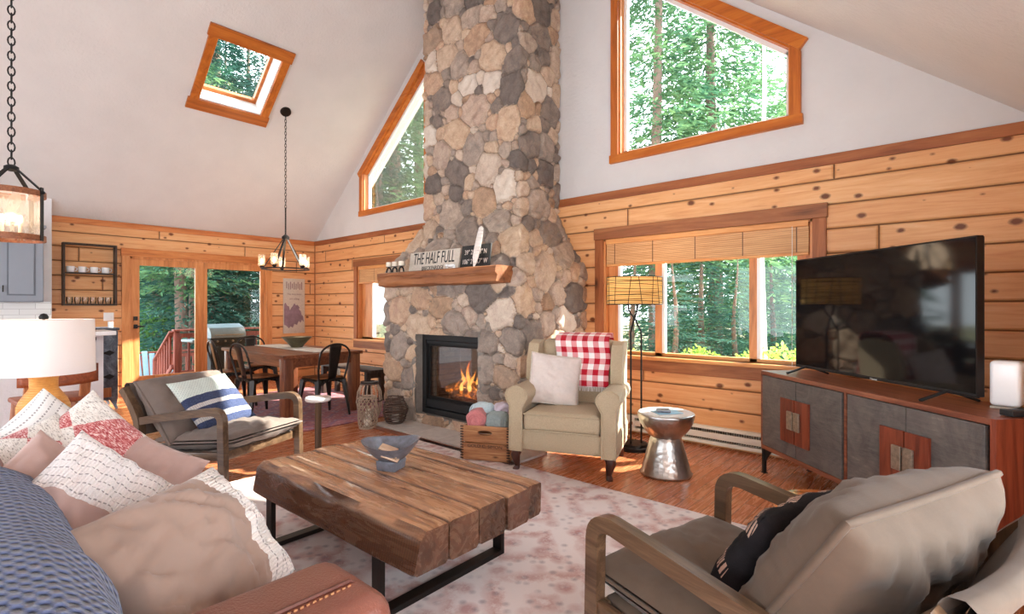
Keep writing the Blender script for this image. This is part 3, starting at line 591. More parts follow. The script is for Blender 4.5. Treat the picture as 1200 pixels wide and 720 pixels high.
# gable windows
def gable_window(nm, U, lab, flip):
    t = thing(nm, lab, 'window', (U[0][0], YB, U[0][1])); t['kind'] = 'structure'; c = Vector(t.location)
    def q(pts, y0, y1, name, m):
        G().plate([(p[0]-c.x, p[1]-c.z) for p in pts], 'y', y0-c.y, y1-c.y).build(name, M[m], t, flat=True)
    def off(i, j, d):
        a = Vector(U[i]); b = Vector(U[j]); n = Vector(((b-a).y, -(b-a).x)).normalized(); return [tuple(a), tuple(b), tuple(b+n*d), tuple(a+n*d)]
    F0, F1 = YB-.022, YB+.012
    a, b = U[0][0], U[1][0]; z0 = U[0][1]
    q([(a-.10, z0), (b+.10, z0), (b+.10, z0-.085), (a-.10, z0-.085)], F0-.006, F1, 'bottom_casing', 'orange_x')
    q([(a-.085, z0), (a, z0), (a, U[3][1]), (a-.085, U[3][1]+(-.08 if not flip else -.07))], F0, F1, 'side_casing', 'orange_z')
    q([(b, z0), (b+.085, z0), (b+.085, U[2][1]+(-.07 if not flip else .03)), (b, U[2][1])], F0, F1, 'side_casing', 'orange_z')
    dv = (Vector(U[2])-Vector(U[3])).normalized()*.095; nn = Vector((-dv.y, dv.x)).normalized(); nn = nn if nn.y > 0 else -nn
    pa = Vector(U[2])+dv*(1.0 if not flip else 0); pb = Vector(U[3])-dv*(1.0 if flip else 0); q([tuple(pa), tuple(pb), tuple(pb+nn*.10), tuple(pa+nn*.10)], F0-.006, F1, 'top_casing', 'orange_x')
    for (i, j, m) in ((0, 1, 'orange_x'), (1, 2, 'orange_z'), (2, 3, 'orange_x'), (3, 0, 'orange_z')): q(off(i, j, -.015), F1, YB+.15, 'jamb', m if i % 2 == 0 else 'pine_z')
    for (i, j) in ((0, 1), (1, 2), (2, 3), (3, 0)): q([*off(i, j, -.05)], YB+.09, YB+.13, 'sash', 'white_vinyl')
    q(U, YB+.105, YB+.11, 'pane', 'glass')
gable_window('window_3', U1, 'orange trimmed slanted window high right of the chimney', False)
gable_window('window_4', U2, 'orange trimmed slanted window high left of the chimney', True)
# french doors
t = thing('door_1', 'pair of pine framed glass doors opening to the deck', 'door', (XL, (D[0]+D[1])/2, 0)); t['kind'] = 'structure'; c = Vector(t.location)
L = lambda x0, x1, y0, y1, z0, z1, bev=.004: G().box(x0-c.x, x1-c.x, y0-c.y, y1-c.y, z0-c.z, z1-c.z, bev)
L(XL, XL+.03, D[0]-.11, D[1]+.11, D[3], D[3]+.115).build('head_casing', M['pine_y'], t, flat=True)
for s in ((D[0]-.10, D[0]), (D[1], D[1]+.10)): L(XL, XL+.025, s[0], s[1], .0, D[3]).build('side_casing', M['pine_z'], t, flat=True)
g = L(XL-.12, XL, D[0], D[0]+.03, 0, D[3], 0); g.join(L(XL-.12, XL, D[1]-.03, D[1], 0, D[3], 0).bm).join(L(XL-.12, XL, D[0], D[1], D[3]-.03, D[3], 0).bm); g.build('jamb', M['pine_z'], t, flat=True)
L(XL-.14, XL+.0, D[0], D[1], .0, .02, 0).build('threshold', M['handle_metal'], t, flat=True)
mid = 2.885
for (a, b) in ((D[0]+.03, mid-.012), (mid+.012, D[1]-.03)):
    g = L(XL-.07, XL-.025, a, a+.095, .02, D[3]-.03); g.join(L(XL-.07, XL-.025, b-.055, b, .02, D[3]-.03).bm); g.join(L(XL-.07, XL-.025, a+.095, b-.055, D[3]-.125, D[3]-.03).bm); g.join(L(XL-.07, XL-.025, a+.095, b-.055, .02, .26).bm)
    dp = g.build('door_panel', M['pine_z'], t, flat=True)
    L(XL-.05, XL-.045, a+.09, b-.05, .25, D[3]-.12, 0).build('pane', M['glass'], dp, flat=True)
for z in (1.13, 1.01):
    L(XL-.028, XL-.005, D[0]+.05, D[0]+.10, z-.03, z+.03, .003).build('lock_plate', M['blackmatte'], t, flat=True)
g = G().bar((.02, D[0]+.08-c.y, 1.01), (.02, D[0]+.19-c.y, 1.01), .018, .018, .004); g.bar((-.02, D[0]+.08-c.y, 1.01), (.025, D[0]+.08-c.y, 1.01), .018, .018); g.build('lever_handle', M['blackmatte'], t)
L(XL-.025, XL-.01, mid-.02, mid+.02, .03, D[3]-.03, .003).build('astragal', M['pine_z'], t, flat=True)
# baseboard heater
t = thing('baseboard_heater', 'cream electric baseboard heater under the wide window', 'heater', (-1.4, YB, 0))
g = G().plate([(0, .03), (-.065, .03), (-.065, .05), (-.058, .055), (-.058, .06), (0, .06)], 'x', -1.3, 1.05); g.plate([(-.008, .16), (0, .16), (0, .19), (-.05, .19), (-.062, .175), (-.062, .165), (-.05, .178)], 'x', -1.3, 1.05); g.box(-1.3, 1.05, -.012, 0, .03, .18)
g.build('housing', M['heater'], t, flat=True)
G().box(-1.12, 1.0, -.066, -.056, .083, .14, .004).build('front_panel', M['heater'], t); 
for s in ((-1.3, -1.12), (1.0, 1.05)): G().box(s[0], s[1], -.066, 0, .03, .19, .003).build('end_cap', M['heater'], t)
g = G()
for k in range(100): g.box(-1.1+k*.0209, -1.098+k*.0209, -.05, -.008, .065, .16)
g.build('fins', M['handle_metal'], t, flat=True)
# ------------------------------------------------------------ fireplace
def stonework():
    rng = np.random.default_rng(7)
    XLc = -5.13; top = 6.42
    def lerp(a, b, t): return a+(b-a)*np.clip(t, 0, 1)
    def prof(z):
        k = np.clip((z-1.72)/(2.34-1.72), 0, 1); k = k**.85
        xr_f = lerp(-3.06, -3.53, k); xr_b = lerp(-3.16, -3.53, k); yf = lerp(3.60, 4.14, k); xl = lerp(-5.17, -5.10, k); return xl, xr_f, xr_b, yf
    dz = .0125; zs = np.arange(0.0, top+1e-6, dz); nz = len(zs); n1, n2, n3 = 26, 168, 84      # left return, front, right side
    ns = n1+n2+n3+1
    xl, xrf, xrb, yf = prof(zs)
    P = np.zeros((ns, nz, 3)); Nn = np.zeros((ns, nz, 3)); Sx = np.zeros((ns, nz))
    for i in range(ns):
        if i < n1:
            t = i/n1; P[i, :, 0] = xl; P[i, :, 1] = YB+(yf-YB)*t; Nn[i] = (-1, 0, 0)
        elif i <= n1+n2:
            t = (i-n1)/n2; P[i, :, 0] = xl+(xrf-xl)*t; P[i, :, 1] = yf; Nn[i] = (0, -1, 0)
        else:
            t = (i-n1-n2)/n3; P[i, :, 0] = xrf+(xrb-xrf)*t; P[i, :, 1] = yf+(YB-yf)*t; Nn[i] = (1, 0, 0)
        P[i, :, 2] = zs
    # taper normals lean upward
    kk = ((zs > 1.72) & (zs < 2.34)).astype(float); Nn[:, :, 2] += .6*kk[None, :]
    # smooth normals at the two corners
    for _ in range(2): Nn[1:-1] = (Nn[:-2]+Nn[1:-1]*1.5+Nn[2:])/3.5
    Nn /= np.linalg.norm(Nn, axis=2, keepdims=True)
    # arc-length coordinates
    for i in range(1, ns): Sx[i] = Sx[i-1]+np.linalg.norm(P[i]-P[i-1], axis=1)
    c0 = Sx[n1+n2:n1+n2+1, :]; U = Sx-c0          # zero at the right front corner
    V = np.broadcast_to(zs[None, :], U.shape)
    # seeds: dart throwing with varied sizes
    seeds = []; 
    def fits(u, v, r):
        for (a, b, q, *_ ) in seeds:
            if (a-u)**2+((b-v)*1.08)**2 < ((q+r)*.86)**2: return False
        return True
    for R0, cnt in ((.19, 500), (.155, 900), (.125, 1600), (.095, 3000), (.065, 6000), (.045, 9000)):
        for _ in range(cnt):
            u = rng.uniform(-2.75, 1.35); v = rng.uniform(0, top); r = R0*rng.uniform(.85, 1.1)*(1.0 if v > 1.5 else .92)
            if .1 < v < 1.02 and -.52 < u < -.0: r *= .8
            if fits(u, v, r): seeds.append((u, v, r, rng.normal(0, .28), rng.uniform(.88, 1.32), rng.random(), rng.uniform(.75, 1.2)))
    sd = np.array(seeds); K = len(sd)
    d1 = np.full(U.shape, 9.); d2 = np.full(U.shape, 9.); id1 = np.zeros(U.shape, int)
    wob = np.zeros(U.shape)
    for q in range(7): a, b, c = rng.uniform(-26, 26), rng.uniform(-26, 26), rng.uniform(0, 6); wob += np.sin(U*a+V*b+c)*.0026
    for k in range(K):
        su, sv, r, an, asp, _, _ = sd[k]; lo = np.searchsorted(zs, sv-.5); hi = np.searchsorted(zs, sv+.5)
        du = U[:, lo:hi]-su; dv = V[:, lo:hi]-sv; ca, sa = math.cos(an), math.sin(an); p = (du*ca+dv*sa)/asp; q = (-du*sa+dv*ca)*asp
        dd = (np.abs(p)**3.2+np.abs(q)**3.2)**(1/3.2)-r+wob[:, lo:hi]; A1 = d1[:, lo:hi]; A2 = d2[:, lo:hi]; I1 = id1[:, lo:hi]
        near = dd < A1; A2[:] = np.where(near, A1, np.minimum(A2, dd)); I1[:] = np.where(near, k, I1); A1[:] = np.where(near, dd, A1)
    e = (d2-d1)/2; e = np.minimum(e, .075-d1*.8)
    h = np.clip((e-.0035)/.026, 0, 1); h = np.sqrt(1-(1-h)**2)
    amp = .036*sd[id1, 6]
    lump = np.zeros(U.shape)
    for q in range(10): a, b, c = rng.uniform(-45, 45), rng.uniform(-45, 45), rng.uniform(0, 6); lump += np.sin(U*a+V*b+c+sd[id1, 5]*20)*.0013
    H = h*(amp+lump*2.0)-.012
    # keep the face behind the mantel and the fire opening frame tidy
    Q = P+Nn*H[:, :, None]
    Q[:, :, 1] = np.minimum(Q[:, :, 1], YB-.001)
    idx = np.arange(ns*nz).reshape(ns, nz)
    F = np.stack([idx[:-1, :-1], idx[1:, :-1], idx[1:, 1:], idx[:-1, 1:]], -1)
    X = P[:, :, 0]; Z = P[:, :, 2]; front = (np.arange(ns) >= n1) & (np.arange(ns) <= n1+n2)
    hole = front[:, None] & (X > -4.59) & (X < -3.60) & (Z > .115) & (Z < 1.005)
    hx = hole[:-1, :-1] & hole[1:, :-1] & hole[1:, 1:] & hole[:-1, 1:]
    F = F[~hx].reshape(-1, 4)
    me = bpy.data.meshes.new('stonework'); me.from_pydata(Q.reshape(-1, 3).tolist(), [], F.tolist()); 
    at = me.color_attributes.new('stone', 'FLOAT_COLOR', 'POINT'); colr = np.zeros((ns, nz, 4)); colr[..., 0] = sd[id1, 5]; colr[..., 1] = h; colr[..., 3] = 1
    at.data.foreach_set('color', colr.reshape(-1)); me.update(); return me
FB = (-4.2, 3.6, 0)
fp = thing('fireplace', 'tall tapering river stone fireplace with lit gas fire and beam mantel', 'fireplace', FB)
me = stonework(); me.transform(Matrix.Translation((-FB[0], -FB[1], -FB[2]))); link('stonework', me, M['stone'], fp, ang=60)
Lb = lambda x0, x1, y0, y1, z0, z1, bev=0: G().box(x0-FB[0], x1-FB[0], y0-FB[1], y1-FB[1], z0, z1, bev)
g = Lb(-4.66, -4.585, 3.59, 4.0, .1, 1.03); g.join(Lb(-3.61, -3.53, 3.59, 4.0, .1, 1.03).bm); g.join(Lb(-4.66, -3.53, 3.61, 4.0, 1.003, 1.05).bm); g.join(Lb(-4.66, -3.53, 3.6, 4.0, .08, .113).bm)
g.build('opening_return', M['mortar'], fp, flat=True)
Lb(-4.86, -2.75, 3.2, 3.6, 0, .022, .004).build('hearth_slab', M['tile'], fp, flat=True)
Lb(-4.92, -2.75, 3.12, 3.2, 0, .012, .003).build('hearth_border', M['walnut_x'], fp, flat=True)
# mantel beam with hewn edges
g = G()
def mant(u, v):
    a = 2*math.pi*v; x = -4.99+u*1.85; hw, hh = .14, .078; cx, cy = math.cos(a), math.sin(a); k = 1/max(abs(cx), abs(cy))*.97+.03
    nz_ = noise.noise(Vector((x*3, cx*2, cy*2)))*.014+noise.noise(Vector((x*9, cx*5, cy*5)))*.006
    zz = cy*k*hh+(nz_ if cy < .6 else 0)*1.2; yy = cx*k*hw+nz_*1.4*(1 if cx < 0 else 0)
    return Vector((x-FB[0]+(.02*noise.noise(Vector((cx, cy, u*9))) if u in (0, 1) else 0), 3.50+yy-FB[1], 1.605+min(zz, .077)))
g.grid(60, 40, mant)
for u in (0, 1):
    g.bm.verts.ensure_lookup_table(); vs = [g.bm.verts[(0 if u == 0 else 59)*40+j] for j in range(39)]; g.bm.faces.new(vs if u else vs[::-1])
g.build('mantel', M['mantel'], fp, ang=40)
# firebox
fb = G(); Fx = lambda x0, x1, y0, y1, z0, z1, bev=.003: G().box(x0-FB[0], x1-FB[0], y0-FB[1], y1-FB[1], z0, z1, bev)
g = Fx(-4.585, -4.535, 3.68, 3.73, .115, 1.0)
for b in ((-3.66, -3.61, 3.68, 3.73, .115, 1.0), (-4.535, -3.66, 3.68, 3.73, .93, 1.0), (-4.535, -3.66, 3.665, 3.73, .115, .175), (-4.535, -3.66, 3.70, 3.73, .89, .925), (-4.535, -3.66, 3.70, 3.73, .18, .265)): g.join(Fx(*b).bm)
fr = g.build('fire_surround', M['blackmatte'], fp, flat=True)
g = Fx(-4.535, -4.50, 3.72, 3.75, .26, .90)
for b in ((-3.70, -3.66, 3.72, 3.75, .26, .90), (-4.5, -3.7, 3.72, 3.75, .865, .90), (-4.5, -3.7, 3.72, 3.75, .26, .30)): g.join(Fx(*b).bm)
g.build('glass_frame', M['black'], fp, flat=True)
Fx(-4.5, -3.7, 3.736, 3.74, .29, .87, 0).build('fire_glass', M['glass'], fp, flat=True)
g = Fx(-4.54, -4.5, 3.75, 4.2, .24, .95, 0); g.join(Fx(-3.7, -3.66, 3.75, 4.2, .24, .95, 0).bm); g.join(Fx(-4.54, -3.66, 4.18, 4.22, .24, .95, 0).bm); g.join(Fx(-4.54, -3.66, 3.74, 4.2, .9, .95, 0).bm); g.join(Fx(-4.54, -3.66, 3.74, 4.2, .24, .29, 0).bm)
g.build('firebrick_lining', M['firebrick'], fp, flat=True)
rd = random.Random(3)
for (a, b, r) in (((-4.42, 3.95, .36), (-3.86, 3.86, .35), .05), ((-4.3, 3.83, .34), (-4.02, 4.08, .36), .045), ((-4.36, 3.85, .37), (-4.1, 3.98, .50), .042), ((-4.15, 3.92, .45), (-3.82, 3.95, .42), .045), ((-4.05, 3.82, .34), (-3.95, 3.98, .43), .04)):
    a, b = Vector(a)-Vector(FB), Vector(b)-Vector(FB); n = 7
    G().tube([a.lerp(b, i/n)+Vector((rd.uniform(-1, 1), rd.uniform(-1, 1), rd.uniform(-1, 1)))*.008 for i in range(n+1)], [r*rd.uniform(.85, 1.1) for _ in range(n+1)], 9).build('log', M['ember'], fp)
for i, (x, y, hgt, wd) in enumerate(((-4.14, 3.9, .24, .05), (-4.08, 3.93, .33, .055), (-4.02, 3.92, .22, .05), (-3.95, 3.93, .30, .055), (-3.89, 3.9, .2, .05), (-3.8, 3.93, .25, .045), (-4.2, 3.93, .17, .05), (-3.83, 3.88, .14, .05), (-4.0, 3.86, .13, .06), (-4.12, 3.86, .12, .05), (-3.77, 3.9, .12, .04))):
    n = 12; pts = []; rr = []
    for k in range(n+1):
        s = k/n; pts.append((.03*math.sin(5*s+i*1.7)*s, .015*math.cos(4*s+i), s*hgt)); rr.append(max(.001, wd*.62*(.5+1.6*s-2.1*s*s)*(1-s)**.5))
    G().tube(pts, rr, 10).build('flame', M['flame'], fp, loc=(x-FB[0], y-FB[1], .385))
#fl = bpy.data.lights.new('fire_light', 'POINT'); fl.energy = 9; fl.color = (1, .5, .2); fl.shadow_soft_size = .08; flo = bpy.data.objects.new('fire_light', fl); COL.objects.link(flo); flo.location = (-4.02, 3.84, .62)
# mantel objects
MZ = 1.682
t = thing('wooden_sign', 'pale plank sign with THE HALF FULL lettering leaning on mantel', 'sign', (-4.27, 3.565, MZ))
tilt = Matrix.Rotation(R(-8), 4, 'X')
G().box(-.41, .41, -.008, .008, 0, .225, .003, mx=tilt).build('board', M['runner'], t)
for (b, sz, z, sx) in (('THE HALF FULL', .185, .142, .53), ('BRECKENRIDGE', .062, .036, .82)):
    text('lettering', b, sz, M['blackmatte'], t, tilt @ Matrix.Translation((0, -.0095, z)) @ Matrix.Rotation(R(90), 4, 'X'), sx=sx)
t = thing('wooden_sign', 'black plank sign with white map coordinates on mantel', 'sign', (-3.63, 3.565, MZ))
G().box(-.205, .205, -.008, .008, 0, .24, .003, mx=tilt).build('board', M['blackmatte'], t)
for (b, z) in (("39\u00b0 25' 1.8\" N", .165), ("106\u00b0 2' 25.7\" W", .07)):
    text('lettering', b, .068, M['cream_fab'], t, tilt @ Matrix.Translation((0, -.0095, z)) @ Matrix.Rotation(R(90), 4, 'X'), sx=.8)
mx = Matrix.Rotation(R(-7), 4, 'X') @ Matrix.Rotation(R(7), 4, 'Y')
g = G().tube([(0, 0, 0), (.002, 0, .04), (0, 0, .1), (.004, 0, .2), (.008, 0, .32), (.006, 0, .39), (.004, 0, .405)], [.008, .022, .04, .044, .040, .032, .012], 12)
for v in g.bm.verts: v.co.y *= .35
o = g.build('birch_carving', M['birch'], mx=Matrix.Translation((-3.56, 3.485, MZ+.002)) @ mx); tag(o, 'slim white birch bark paddle standing before the black mantel sign', 'carving')
t = thing('figurine', 'small white animal figurine lying on the mantel', 'figurine', (-3.80, 3.41, MZ))
G().ball((0, 0, .028), (.055, .02, .018), 14).build('torso', M['ceramic'], t); G().ball((-.068, 0, .034), (.022, .016, .016), 10).build('muzzle', M['ceramic'], t)
for x in (-.05, .05): G().ball((x, -.012, .009), (.022, .009, .009), 8).build('paw', M['ceramic'], t)
for i, x in enumerate((-4.885, -4.775, -4.655)):
    t = thing('candle_holder', ['leftmost black horseshoe candle holder on the mantel end', 'middle black horseshoe candle holder on the mantel', 'black horseshoe candle holder beside the pale mantel sign'][i], 'candle holder', (x, 3.44, MZ), 0, 'horseshoe candle holders on the mantel')
    pts = [(.042*math.cos(a), 0, .01+.046*math.sin(a)+.006) for a in [R(-10+200*k/14) for k in range(15)]]
    g = G().tube(pts, .009, 6); g.build('horseshoe', M['black'], t)
    G().lathe([(.008, .06), (.008, .068), (.034, .069), (.034, .073)], 16).build('dish', M['black'], t)
    G().lathe([(.03, .073), (.031, .074), (.031, .122), (.028, .125), (.0001, .123)], 20).build('candle', M['wax'], t)
# ------------------------------------------------------------ living area
def slabz(name, x0, x1, y0, y1, z0, z1, mat, lab, cat, bev=.004):
    cx, cy = (x0+x1)/2, (y0+y1)/2
    o = G().box(x0-cx, x1-cx, y0-cy, y1-cy, 0, z1-z0, bev).build(name, M[mat], loc=(cx, cy, z0)); return tag(o, lab, cat)
slabz('area_rug', -4.05, -.35, .35, 3.18, 0, .012, 'rug', 'large faded pink and cream patterned rug under the coffee table', 'rug')
slabz('dining_rug', -7.9, -5.14, 1.95, 4.2, 0, .01, 'rug2', 'red and navy patterned rug under the dining table', 'rug')
RZ = .0125
# coffee table
ct = thing('coffee_table', 'chunky reclaimed timber coffee table on dark metal frames', 'coffee table', (-2.26, 1.59, RZ), R(1))
g = G(); rd = random.Random(5)
def beam(x0, x1, y0, y1, z0, z1, seed, wavy):
    nx = 44; sec = []
    c = .014; sec = [(y0+c, z1), (y0+(y1-y0)*.33, z1), (y0+(y1-y0)*.66, z1), (y1-c, z1), (y1-.003, z1-.004), (y1, z1-c), (y1, z0+c), (y1-c, z0), (y0+c, z0), (y0, z0+c), (y0, z1-c*1.6), (y0+.004, z1-.006)]
    rows = []
    for i in range(nx+1):
        u = i/nx; x = x0+(x1-x0)*u; r = []
        en = .012*max(0, 1-min(u, 1-u)*nx/1.2)
        for (y, z) in sec:
            q = Vector((x*2.6, y*5, z*5+seed*4)); dz = noise.noise(q)*.004; dy = 0
            if wavy and y < y0+.03 and z > z1-.04:
                wv = .5+.5*math.sin(x*7.1+1.2)*math.cos(x*3.1); dz -= (.012+.035*wv)*(1 if z < z1-.012 else .8); dy = .012+.026*wv
            yy = y+dy+noise.noise(q*1.7+Vector((9, 0, 0)))*.003; zz = z+dz
            if en: zz = (z0+z1)/2+(zz-(z0+z1)/2)*(1-en*6); yy = (y0+y1)/2+(yy-(y0+y1)/2)*(1-en*3)
            r.append(g.bm.verts.new((x+noise.noise(Vector((y*9, z*9, seed+u*3)))*.006*(1 if u in (0, 1) else 0), yy, zz)))
        rows.append(r)
    m = len(sec)
    for i in range(nx):
        for k in range(m): g.bm.faces.new((rows[i][k], rows[i][(k+1) % m], rows[i+1][(k+1) % m], rows[i+1][k]))
    g.bm.faces.new(rows[0][::-1]); g.bm.faces.new(rows[-1])
ys = [-.40, -.22, -.045, .135, .30, .405]
for i in range(5): beam(-.70+rd.uniform(-.008, .008), .70+rd.uniform(-.008, .008), ys[i]+(.0012 if i else 0), ys[i+1]-.002-(.004 if i == 3 else 0), .255, .425+rd.uniform(-.003, .003), i, i == 0)
g.build('tabletop', M['timber'], ct, ang=50)
for x in (-.53, .44):
    g = G(); g.box(x-.03, x+.03, -.385, -.36, 0, .30, .002); g.box(x-.03, x+.03, .36, .385, 0, .30, .002); g.box(x-.03, x+.03, -.36, .36, 0, .025, .002); g.box(x-.03, x+.03, -.36, .36, .245, .256, .002)
    g.build('leg_frame', M['steel_dark'], ct, flat=True)
# ceramic bowl with coasters
TZ = RZ+.426
bw = thing('ceramic_bowl', 'blue grey wavy rimmed pottery bowl on the coffee table', 'bowl', (-2.28, 1.62, TZ), .4)
g = G()
def bowl(u, v):
    a = 2*math.pi*u; t_ = v; sq = (abs(math.cos(a))**4+abs(math.sin(a))**4)**(-.25); inner = t_ > .5
    k = (1-abs(t_-.5)*2)
    r = (.028+.12*k**.8*(.62+.38*sq)) if not inner else (.01+.132*k**.75*(.62+.38*sq)); z = .045+.105*k**1.4+(0.012*math.sin(2*a+.6)*k**2)+(.006 if inner else 0)
    return Vector((r*math.cos(a), r*math.sin(a), z))
g.grid(48, 25, bowl, closeu=True); g.build('bowl', M['bowl_clay'], bw, ang=60)
g = G(); g.box(-.06, .06, -.06, .06, 0, .055, .008, taper=.92); g.build('pedestal', M['bowl_clay'], bw)
for i in range(3):
    c = thing('coaster', ['topmost pale wooden coaster leaning in the pottery bowl', 'middle pale wooden coaster of the leaning stack in the pottery bowl', 'lowest pale wooden coaster leaning in the pottery bowl'][i], 'coaster', (0, 0, 0), 0, 'coasters in the pottery bowl')
    c.matrix_world = Matrix.Translation((-2.255+.016*i, 1.585-.004*i, TZ+.115-.016*i)) @ Matrix.Rotation(.75, 4, 'Z') @ Matrix.Rotation(R(20), 4, 'Y')
    G().box(-.045, .045, -.045, .045, 0, .008, .001).build('face', M['coaster'], c); G().box(-.0465, .0465, -.0465, .0465, -.003, .0, .001).build('dark_edge', M['coaster_edge'], c)
# ------------- lounge chairs
def lounge(loc, rz, lab, fab, wdt=.70, dz=0.0, yw=0.0):
    t = thing('lounge_chair', lab, 'armchair', loc, rz); hw = wdt/2
    for s in (-1, 1):
        x = s*hw
        # front leg, rounded corner, arm, as one bent strip
        pts = [(x, .365, 0), (x, .36, .3), (x, .355, .50)]+[tuple(p) for p in arc((x, .355, .52), (x, .353, .592), (x, .27, .588), 7)]+[(x, .1, .565), (x, -.15, .527), (x, -.38, .485)]
        sec = [(-.021, -.026), (.021, -.026), (.021, .026), (-.021, .026)]
        G().tube(pts, 1, sec=[(q*1.0, p*1.0) for (p, q) in sec]).build('arm_frame', M['chairwood'], t, ang=30)
        pts = [(x, -.56, .70), (x, -.525, .66), (x, -.455, .57), (x, -.41, .49), (x, -.40, .42), (x, -.415, .2), (x, -.44, 0)]
        G().tube(pts, [1.0, 1.0, 1.05, 1.1, 1.05, .95, .8], sec=[(q, p) for (p, q) in [(-.024, -.024), (.024, -.024), (.024, .024), (-.024, .024)]]).build('back_leg', M['chairwood_z'], t, ang=30)
        G().bar((x, .355, .30), (x, -.405, .235), .03, .055, .004).build('side_rail', M['chairwood'], t)
    G().bar((-hw, .33, .29), (hw, .33, .29), .03, .06, .004).build('front_rail', M['chairwood'], t); G().bar((-hw, -.40, .24), (hw, -.40, .24), .03, .05, .004).build('rear_rail', M['chairwood'], t)
    # sling back band, seat sling
    iw = hw-.03
    def band(u, v):
        # v runs round a thin loop profile
        prof_ = [(-.535, .69), (-.485, .60), (-.43, .48), (-.405, .38), (-.42, .375), (-.45, .47), (-.51, .585), (-.575, .655), (-.60, .69), (-.60, .72), (-.58, .738), (-.55, .735), (-.535, .71), (-.535, .69)]
        k = v*(len(prof_)-1); i = min(int(k), len(prof_)-2); f = k-i; y = prof_[i][0]*(1-f)+prof_[i+1][0]*f; z = prof_[i][1]*(1-f)+prof_[i+1][1]*f
        x = (u*2-1)*iw; z += .004*noise.noise(Vector((x*14, y*8, z*8))); return Vector((x, y-.03*(1-(2*u-1)**2), z-.012*(1-(2*u-1)**2)))
    g = G().grid(26, 31, band); g.build('back_sling', M[fab], t, ang=60)
    g = G()
    def sl(u, v):
        y = .335-.73*u; return Vector(((v*2-1)*iw, y, .31-.085*u-.02*math.sin(math.pi*u)))
    g.grid(10, 6, sl); o = g.build('seat_sling', M[fab], t, ang=60); md = o.modifiers.new('thick', 'SOLIDIFY'); md.thickness = .022; md.offset = 1
    seatm = Matrix.Translation((0, .035, .355)) @ Matrix.Rotation(R(6), 4, 'X')
    sc_ = pillow('seat_cushion', wdt-.05, .76, .17, M[fab], seatm, t, seed=3, wr=.012, pinch=.02, p=.28, fold=2.4, edge=.03)
    piping('cushion_piping', wdt-.05, .76, .007, M[fab], Matrix.Identity(4), sc_, .02)
    bm_ = Matrix.Translation((0, -.30, .600-dz)) @ Matrix.Rotation(R(yw), 4, 'Z') @ Matrix.Rotation(R(123+dz*100), 4, 'X')
    bc = pillow('back_cushion', wdt-.02, .54, .30, M[fab], bm_, t, seed=9, wr=.018, pinch=.04, p=.33, fold=3.4, edge=.01)
    piping('cushion_piping', wdt-.02, .54, .011, M[fab], Matrix.Identity(4), bc, .04)
    return t
A_RZ = R(23-90); A_C = Vector((-3.80, 1.60, 0)); fw = Vector((math.cos(R(23)), math.sin(R(23)), 0)); A_L = A_C-fw*.36
chA = lounge((A_L.x, A_L.y, RZ), A_RZ, 'taupe lounge chair with bent wood arms facing the coffee table, striped pillow on it', 'velvet_dk', dz=.06)
B_A = R(180-13); fb_ = Vector((math.cos(B_A), math.sin(B_A), 0)); B_L = Vector((-.835, 1.82, 0))-fb_*.36
chB = lounge((B_L.x, B_L.y, RZ), B_A-R(90), 'taupe velvet lounge chair seen from behind in the right foreground', 'velvet', .74, yw=-8)
def onchair(ch, m): return ch.matrix_basis @ m
chA_m = Matrix.Translation(chA.location) @ Matrix.Rotation(A_RZ, 4, 'Z'); chB_m = Matrix.Translation(chB.location) @ Matrix.Rotation(B_A-R(90), 4, 'Z')
o = pillow('striped_pillow', .50, .46, .13, M['stripe'], chA_m @ Matrix.Translation((-.02, -.14, .575)) @ Matrix.Rotation(R(2), 4, 'Y') @ Matrix.Rotation(R(134), 4, 'X'), seed=4, wr=.006, pinch=.04, p=.45)
tag(o, 'mint and navy striped square pillow on the left lounge chair', 'pillow')
o = pillow('black_pillow', .54, .44, .16, M['blackp'], chB_m @ Matrix.Translation((.01, -.075, .55)) @ Matrix.Rotation(R(-7), 4, 'Z') @ Matrix.Rotation(R(122), 4, 'X'), seed=14, wr=.012, pinch=.07, p=.45)
tag(o, 'black pillow with stitched tan bands on the right lounge chair', 'pillow')
# small white side table beside chair A
def side_tab(loc):
    t = thing('side_table', 'small round white topped side table on one post behind the left lounge chair', 'side table', loc)
    G().lathe([(.0001, .5), (.10, .5), (.108, .51), (.108, .525), (.10, .532), (.0001, .532)], 32).build('tabletop', M['marble'], t); G().lathe([(.028, .02), (.028, .5)], 14).build('post', M['chairwood_z'], t); G().lathe([(.12, 0), (.12, .012), (.03, .022), (.02, .03)], 28).build('base', M['chairwood'], t)
    return t
side_tab((-4.13, 2.19, RZ if False else .0))
# ------------- sofa
sf = thing('leather_sofa', 'brown leather sofa in the left foreground piled with pillows', 'sofa', (-2.26, .2, RZ))
sx0, sx1 = -1.30, 1.24
g = G(); g.box(sx0+.05, sx1-.05, -.42, .50, .08, .27, .03); g.build('base', M['leather'], sf)
def padarm(x0, x1, nm):
    g = G(); g.box(x0, x1, -.44, .555, .06, .60, .065, 5)
    for v in g.bm.verts:
        v.co.z += .008*noise.noise(v.co*5) if v.co.z > .3 else 0
    o = g.build(nm, M['leather'], sf, ang=60)
    xm = x0+(x1-x0)*.62
    G().tube([(xm, -.44, .603), (xm, .49, .605), (xm, .545, .565), (xm, .557, .3)], .006, 6).build('seam', M['leather_dark'], o)
    g = G()
    for k in range(60): 
        y = .48-k*.015; g.box(xm+.016, xm+.0185, y-.005, y+.003, .601, .6055)
    g.build('stitching', M['crate'], o, flat=True)
padarm(sx1-.33, sx1, 'armrest'); padarm(sx0, sx0+.33, 'armrest')
G().box(sx0+.3, sx1-.3, -.46, -.22, .1, .75, .08, 5).build('backrest', M['leather'], sf, ang=60)
